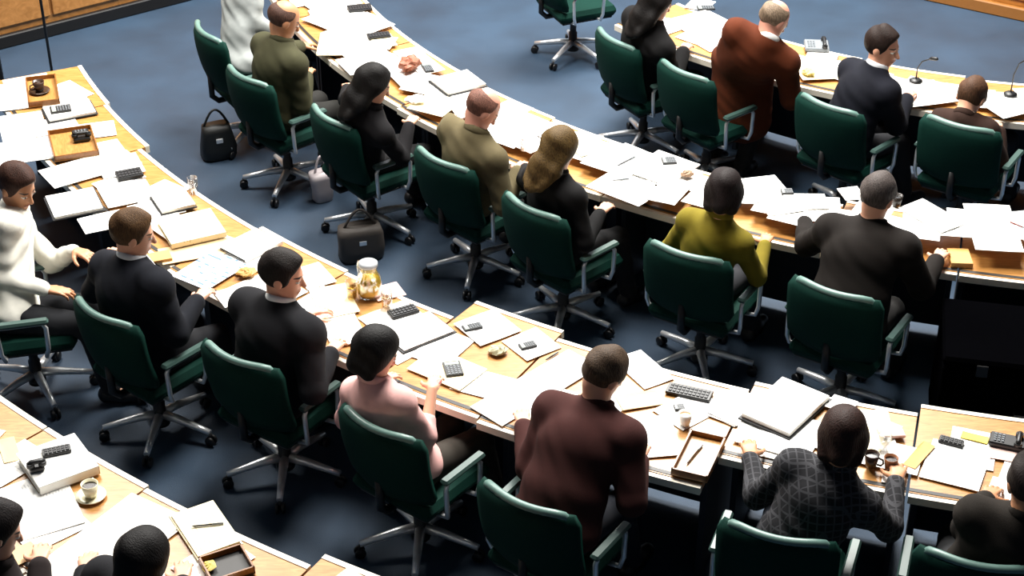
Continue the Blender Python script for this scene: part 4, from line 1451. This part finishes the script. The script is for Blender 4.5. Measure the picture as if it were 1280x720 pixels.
# plaid shirt desk
paper([(918, 532), (884, 514), (918, 487), (955, 498)], 'white papers left of the tall white stack', 'w', .006)
folder([(994, 549), (926, 518), (976, 471), (1032, 492)], 'large white stack on a black folder before the plaid shirt', 'k', 'p', .03)
paper([(1006, 578), (918, 552), (930, 534), (1018, 558)], 'white sheet between the black folder and the plaid shirt')
paper([(1060, 520), (1034, 510), (1040, 494), (1072, 504)], 'small white sheet behind the curly brown head')
paper([(1096, 570), (1074, 556), (1090, 524), (1128, 534)], 'beige sheet on the wood right of the curly head', 'c')
book([(1100, 548), (1096, 538), (1126, 534), (1132, 548)], 'pinkish tan booklet right of the curly head', 'pk', .012, 'booklet', 'book', 'pk')
cup(1088, 584, 'dark brown cup beside the plaid shoulder', '#33231a', '#120a06', False, .036, .075)
cup(1112, 588, 'brown cup next to the desk seam, right of the plaid shirt', '#8a5a3c', '#20100a', False, .034, .07)
tumbler(1104, 566, 'short glass behind the two brown cups')
paper([(1122, 606), (1100, 602), (1106, 592), (1128, 596)], 'white slip in front of the brown cups')
# right end
paper([(1230, 616), (1154, 596), (1164, 549), (1230, 565)], 'white sheet at the centre of the right end desk')
keyboard([(1172, 550), (1176, 543), (1206, 549), (1204, 557)], 'flat black keypad above the white sheet at right')
phone([(1236, 548), (1240, 534), (1284, 543), (1282, 557)], 'black telephone at the right edge of the end desk')
paper([(1238, 572), (1240, 558), (1290, 566), (1290, 582)], 'pinkish card at the right edge', 'pk')
paper([(1200, 548), (1204, 540), (1236, 546), (1234, 554)], 'yellow strip near the black telephone', 'y')
paper([(1258, 632), (1232, 624), (1240, 596), (1272, 604)], 'white sheet under the hand at the right edge')
paper([(1150, 590), (1134, 584), (1148, 552), (1162, 558)], 'orange card along the left seam of the right end desk', 'o')
# ===== second row
paper([(402, 22), (380, 6), (420, -6), (446, 8)], 'white sheet at the very top, uppermost of the second row')
paper([(412, 40), (378, 26), (416, 12), (452, 24)], 'white sheet right of the olive jacketed head')
paper([(456, 46), (424, 32), (458, 18), (494, 34)], 'white sheet at the floor side under the black keypad')
keyboard([(436, 16), (434, 8), (462, 4), (466, 11)], 'black keypad at the top of the second row')
paper([(448, 70), (386, 72), (414, 44), (456, 46)], 'cream sheet in front of the olive jacket', 'c', .005)
paper([(492, 66), (462, 62), (466, 48), (492, 50)], 'pale sheet with a green corner at the floor side', 'c')
keyboard([(460, 50), (458, 44), (486, 42), (490, 48)], 'dark keypad behind the cream sheet')
paper([(440, 100), (420, 78), (472, 70), (490, 86)], 'white sheet beyond the long black hair')
crumple(512, 92, 'brown leather pouch on the desk right of the long black hair', '#8a5038', .085, 'leather_pouch', 'pouch', .55, 8)
paper([(530, 100), (494, 72), (520, 62), (552, 90)], 'pale sheet under the brown leather pouch', 'p')
calc([(532, 96), (527, 86), (536, 82), (543, 92)], 'black device right of the brown pouch')
folder([(560, 122), (534, 104), (586, 92), (609, 112)], 'white stack with a dark edge beside the blue floor', 'k', 'p', .022)
crumple(520, 134, 'crumpled white tissue with a dark spot', '#ece8e0', .07, 'paper_tissue', 'tissue', .3, 9)
paper([(548, 150), (506, 142), (540, 122), (582, 134)], 'cream sheet left of the khaki jacketed head', 'c')
paper([(636, 158), (618, 150), (632, 136), (654, 152)], 'folded white sheet just right of the khaki jacketed head')
paper([(660, 186), (622, 168), (652, 148), (696, 164)], 'white sheet between khaki jacket and blonde hair')
paper([(662, 200), (636, 188), (662, 176), (690, 190)], 'white sheet left of the long blonde hair')
tumbler(656, 196, 'glass of water left of the long blonde hair')
paper([(738, 214), (716, 196), (728, 170), (752, 186)], 'cream sheet just right of the long blonde hair', 'c')
paper([(790, 236), (736, 216), (752, 188), (812, 204)], 'large white sheet at the middle of the second row')
paper([(800, 272), (740, 246), (760, 224), (826, 246)], 'white sheet near the sitter side, by the hand of the blonde woman')
paper([(846, 246), (794, 230), (812, 196), (862, 214)], 'white sheet with a pen across, left of the mustard top', 'w', .006)
paper([(838, 268), (806, 262), (830, 238), (866, 248)], 'white sheet touching the mustard sleeve')
pen((760, 224), (804, 202), 'grey pen across the large white sheet', '#55565a')
pen((764, 238), (786, 236), 'grey pencil on the sheet by the blonde woman', '#77787a')
calc([(828, 217), (826, 209), (842, 207), (846, 215)], 'black device at the far edge left of the dark-haired head')
crumple(858, 233, 'small brown cap lying left of the dark-haired head', '#94765c', .04, 'cap', 'cap', .5, 10)
paper([(962, 298), (934, 240), (958, 234), (1000, 262)], 'white sheet right of the mustard top')
paper([(984, 284), (982, 262), (1024, 254), (1034, 268)], 'white sheet left of the brown-black suited shoulder')
pen((990, 252), (1036, 252), 'white pen at the far edge beside the grey head', '#e8e8e8')
calc([(976, 258), (974, 251), (988, 250), (991, 256)], 'black device between mustard top and grey head')
paper([(1056, 268), (1048, 254), (1066, 246), (1080, 262)], 'small white sheet just left of the grey head')
paper([(1176, 314), (1128, 276), (1146, 268), (1200, 290)], 'white sheet right of the brown-black suit')
cup(1118, 272, 'dark cup right of the grey head', '#2c2622', '#0c0806', False, .034, .07)
book([(1190, 332), (1186, 316), (1208, 304), (1216, 326)], 'tan box with dark marks by the brown-black sleeve', 'o', .03, 'document_box', 'box', 'o')
paper([(1214, 336), (1206, 272), (1254, 278), (1278, 326)], 'large white sheet at the right end of the second row', 'p', .004)
paper([(1276, 300), (1256, 280), (1290, 284), (1300, 300)], 'white sheet at the right edge of the second row')
pen((1258, 296), (1284, 308), 'reddish pen at the right edge of the second row', '#7a2418')
# ===== top row
paper([(890, 64), (846, 26), (872, 14), (922, 26)], 'white sheet between black clothing and the rust coat')
paper([(880, 14), (856, 10), (868, -2), (896, 4)], 'white sheet at the top edge, farthest of the top row')
calc([(872, 13), (870, 8), (892, 7), (894, 12)], 'black device on the topmost white sheet')
paper([(1006, 112), (996, 84), (1022, 72), (1044, 90)], 'cream sheet right of the rust coat', 'c')
crumple(1010, 96, 'yellowish bag right of the rust coat', '#c9b66a', .05, 'snack_bag', 'bag', .4, 11)
phone([(1006, 62), (1006, 50), (1034, 48), (1038, 60)], 'grey telephone between rust coat and navy suit', M_GREYP, .04)
paper([(1138, 148), (1126, 116), (1152, 103), (1194, 118)], 'folded white sheet in front of the navy suit', 'p')
paper([(1256, 156), (1230, 136), (1260, 124), (1292, 140)], 'white sheet at the right edge of the top row')
mic(1262, 124, 'black microphone at the right edge of the top row', 30, .30)
mic(1144, 106, 'black microphone in front of the navy suited profile', 40, .2)
# ===== nearest row
paper([(4, 580), (0, 556), (14, 542), (28, 572)], 'tan sheet at the left edge of the nearest row', 't')
book([(43, 620), (34, 570), (80, 541), (129, 573)], 'thick white binder carrying black devices, lower left', 'p', .045, 'binder', 'binder', 'p')
keyboard([(54, 574), (52, 565), (90, 568), (92, 577)], 'black strip keypad lying on the thick white binder')
phone([(38, 594), (36, 582), (54, 580), (58, 592)], 'black and green telephone on the near side of the thick binder', th=.04)
paper([(26, 678), (20, 628), (80, 608), (110, 648)], 'white sheet below the thick binder in the nearest row')
cup(114, 620, 'dark coffee on a pale saucer, lower left desk', '#e0d8b8', '#20140a')
paper([(96, 738), (20, 712), (182, 620), (244, 662)], 'large white spread of papers behind the black hair', 'p', .006)
folder([(248, 704), (210, 638), (268, 632), (302, 674)], 'cream folder with a black pen on it, lower left', 'c', 'c', .014)
pen((240, 663), (280, 659), 'black pen on the cream folder')
tray([(262, 730), (252, 706), (298, 680), (322, 716)], 'dark tray right of the black hair at the bottom edge', m=M_INLAY)
crumple(262, 712, 'yellow wrapper in the dark tray at the bottom', '#c8b25a', .035, 'wrapper', 'wrapper', .4, 12)
paper([(432, 744), (408, 728), (436, 711), (466, 726)], 'cream sheet at the bottom edge left of the maroon jacket chair', 'c')
paper([(18, 706), (4, 690), (40, 680), (56, 692)], 'tan card at the desk seam near the left edge, nearest row', 't')

for prio, fn, a, k in sorted(QUEUE, key=lambda q: q[0]):
    fn(*a, **k)

# ------------------------------------------------------------------ things on the floor
def box_bag(px, py, size, label, m, name='shoulder_bag', taper=.75, strap=True, rz=0.0):
    p = at(px, py, .0)
    root = empty(name, (p[0], p[1], 0), rz)
    tag(root, label, 'bag')
    w, d, h = size
    n = 20
    mb = MB()
    vs = []; fs = []
    lv = [(0, .86), (.06, .98), (.35, 1.0), (.8, taper + .08), (1.0, taper)]
    for (t, k) in lv:
        for i in range(n):
            a = 2 * math.pi * i / n
            cx = math.copysign(abs(math.cos(a)) ** .55, math.cos(a)); cy = math.copysign(abs(math.sin(a)) ** .55, math.sin(a))
            wob = 1 + .04 * math.sin(3 * a + 5 * t)
            vs.append((w / 2 * cx * k * wob, d / 2 * cy * k * wob, .002 + h * t))
    for j in range(len(lv) - 1):
        for i in range(n):
            fs.append((j * n + i, j * n + (i + 1) % n, (j + 1) * n + (i + 1) % n, (j + 1) * n + i))
    fs.append(tuple(range(n - 1, -1, -1))); fs.append(tuple((len(lv) - 1) * n + i for i in range(n)))
    mb.add(vs, fs, 0, True); mb.build('bag_body', m, root)
    if strap:
        mb = MB()
        pts = [(-w * .36 + w * .72 * i / 10, 0, h * .95 + .13 * math.sin(math.pi * i / 10)) for i in range(11)]
        mb.tube(pts, .009, 8); mb.build('strap', m, root)
        mb = MB(); mb.box((0, -d * .46, h * .62), (.05, .012, .035), bev=.004); mb.build('buckle', M_CHROME, root)
    return root
box_bag(274, 196, (.26, .16, .26), 'black shoulder bag on the floor beside the olive jacket chair', mat('black_leather', '#0d0f0e', .5, bump=.2), rz=.4)
box_bag(452, 322, (.30, .16, .24), 'brown grey open bag on the floor below the second row chairs', mat('brown_grey_leather', '#3e3833', .6, bump=.2), 'tote_bag', .9, True, .3)
box_bag(404, 250, (.14, .10, .22), 'white carrier bag standing on the floor by the black-haired woman', mat('white_plastic', '#b9b0b2', .5, var=.1), 'carrier_bag', 1.15, True, .5)

def equipment_case():
    a, r = -11.6, 6.86
    c = pol(r, a)
    root = empty('equipment_case', (c[0], c[1], 0), R(a))
    tag(root, 'large black equipment case on the floor at the right edge', 'case')
    mb = MB(); mb.box((0, 0, .31), (1.0, .60, .58), bev=.02); mb.build('case_body', mat('case_black', '#030304', .95, spec=0), root)
    mb = MB(); mb.box((0, 0, .63), (1.01, .61, .06), bev=.02); mb.build('lid', mat('case_black', '#030304', .95, spec=0), root)
    mb = MB(); mb.tube([(-.1, -.302, .36), (-.1, -.34, .36), (.1, -.34, .36), (.1, -.302, .36)], .009, 8); mb.build('handle', M_BLACK, root)
    for x in (-.3, .3):
        mb = MB(); mb.box((x, -.308, .60), (.06, .014, .07), bev=.004); mb.build('latch', M_BLACK, root)
    for x in (-.42, .42):
        for y in (-.2, .2):
            mb = MB(); mb.box((x, y, .015), (.05, .05, .03), bev=.01); mb.build('foot', M_BLACK, root)
equipment_case()

def pole(px, py, h, r, label, name, m, foot=.12):
    p = at(px, py, 0)
    root = empty(name, (p[0], p[1], 0))
    tag(root, label, 'stand')
    mb = MB(); mb.lathe([(0, 0), (foot, 0), (foot, .015), (foot * .4, .03), (0, .03)], 24); mb.build('base', m, root)
    mb = MB(); mb.tube([(0, 0, .02), (0, 0, h)], r, 12); mb.build('pole', m, root)
    return root, h
rt, hh = pole(70, 122, 1.45, .011, 'thin dark microphone stand behind the left end of the middle row', 'microphone_stand', M_BLACK)
mb = MB(); mb.tube([(0, 0, hh), (.0, -.03, hh + .05), (0, -.12, hh + .09)], [.01, .012, .018], 10); mb.build('microphone_head', M_BLACK, rt)
pole(3, 120, 2.2, .035, 'black post at the left edge beside the wood panel', 'black_post', M_BLACK, .16)

# ------------------------------------------------------------------ light
def area(name, loc, size, energy, target, col=(1, 1, 1), sy=None):
    l = bpy.data.lights.new(name, 'AREA')
    l.energy = energy; l.shape = 'RECTANGLE'; l.size = size; l.size_y = sy or size; l.color = col
    o = bpy.data.objects.new(name, l)
    COL.objects.link(o)
    o.location = loc
    d = Vector(target) - Vector(loc)
    o.rotation_euler = d.to_track_quat('-Z', 'Y').to_euler()
    return o
area('ceiling_lamp', (2.0, 13.5, 7.5), 3.0, 1300, (1.0, 10.0, 0), (1, .97, .92))
area('ceiling_lamp', (0.5, 9.5, 7.8), 2.5, 650, (0.3, 8.5, 0), (1, .97, .92))
area('ceiling_lamp', (-4.0, 12.0, 7.5), 2.5, 600, (-2, 9.0, 0), (1, .97, .92))
area('far_sheen_light', (1.0, 18.6, 5.5), 9.0, 190, (0.5, 9, 0), (.86, .93, 1.0), 3.0)  # added area light out of view, for carpet sheen and rim light
w = bpy.data.worlds.new('world'); scene.world = w
w.use_nodes = True
w.node_tree.nodes['Background'].inputs[0].default_value = (.55, .68, .9, 1)
w.node_tree.nodes['Background'].inputs[1].default_value = .05
scene.view_settings.view_transform = 'Standard'
scene.view_settings.look = 'None'
scene.view_settings.gamma = 1.0
scene.view_settings.use_curve_mapping = False
scene.view_settings.exposure = 0.5
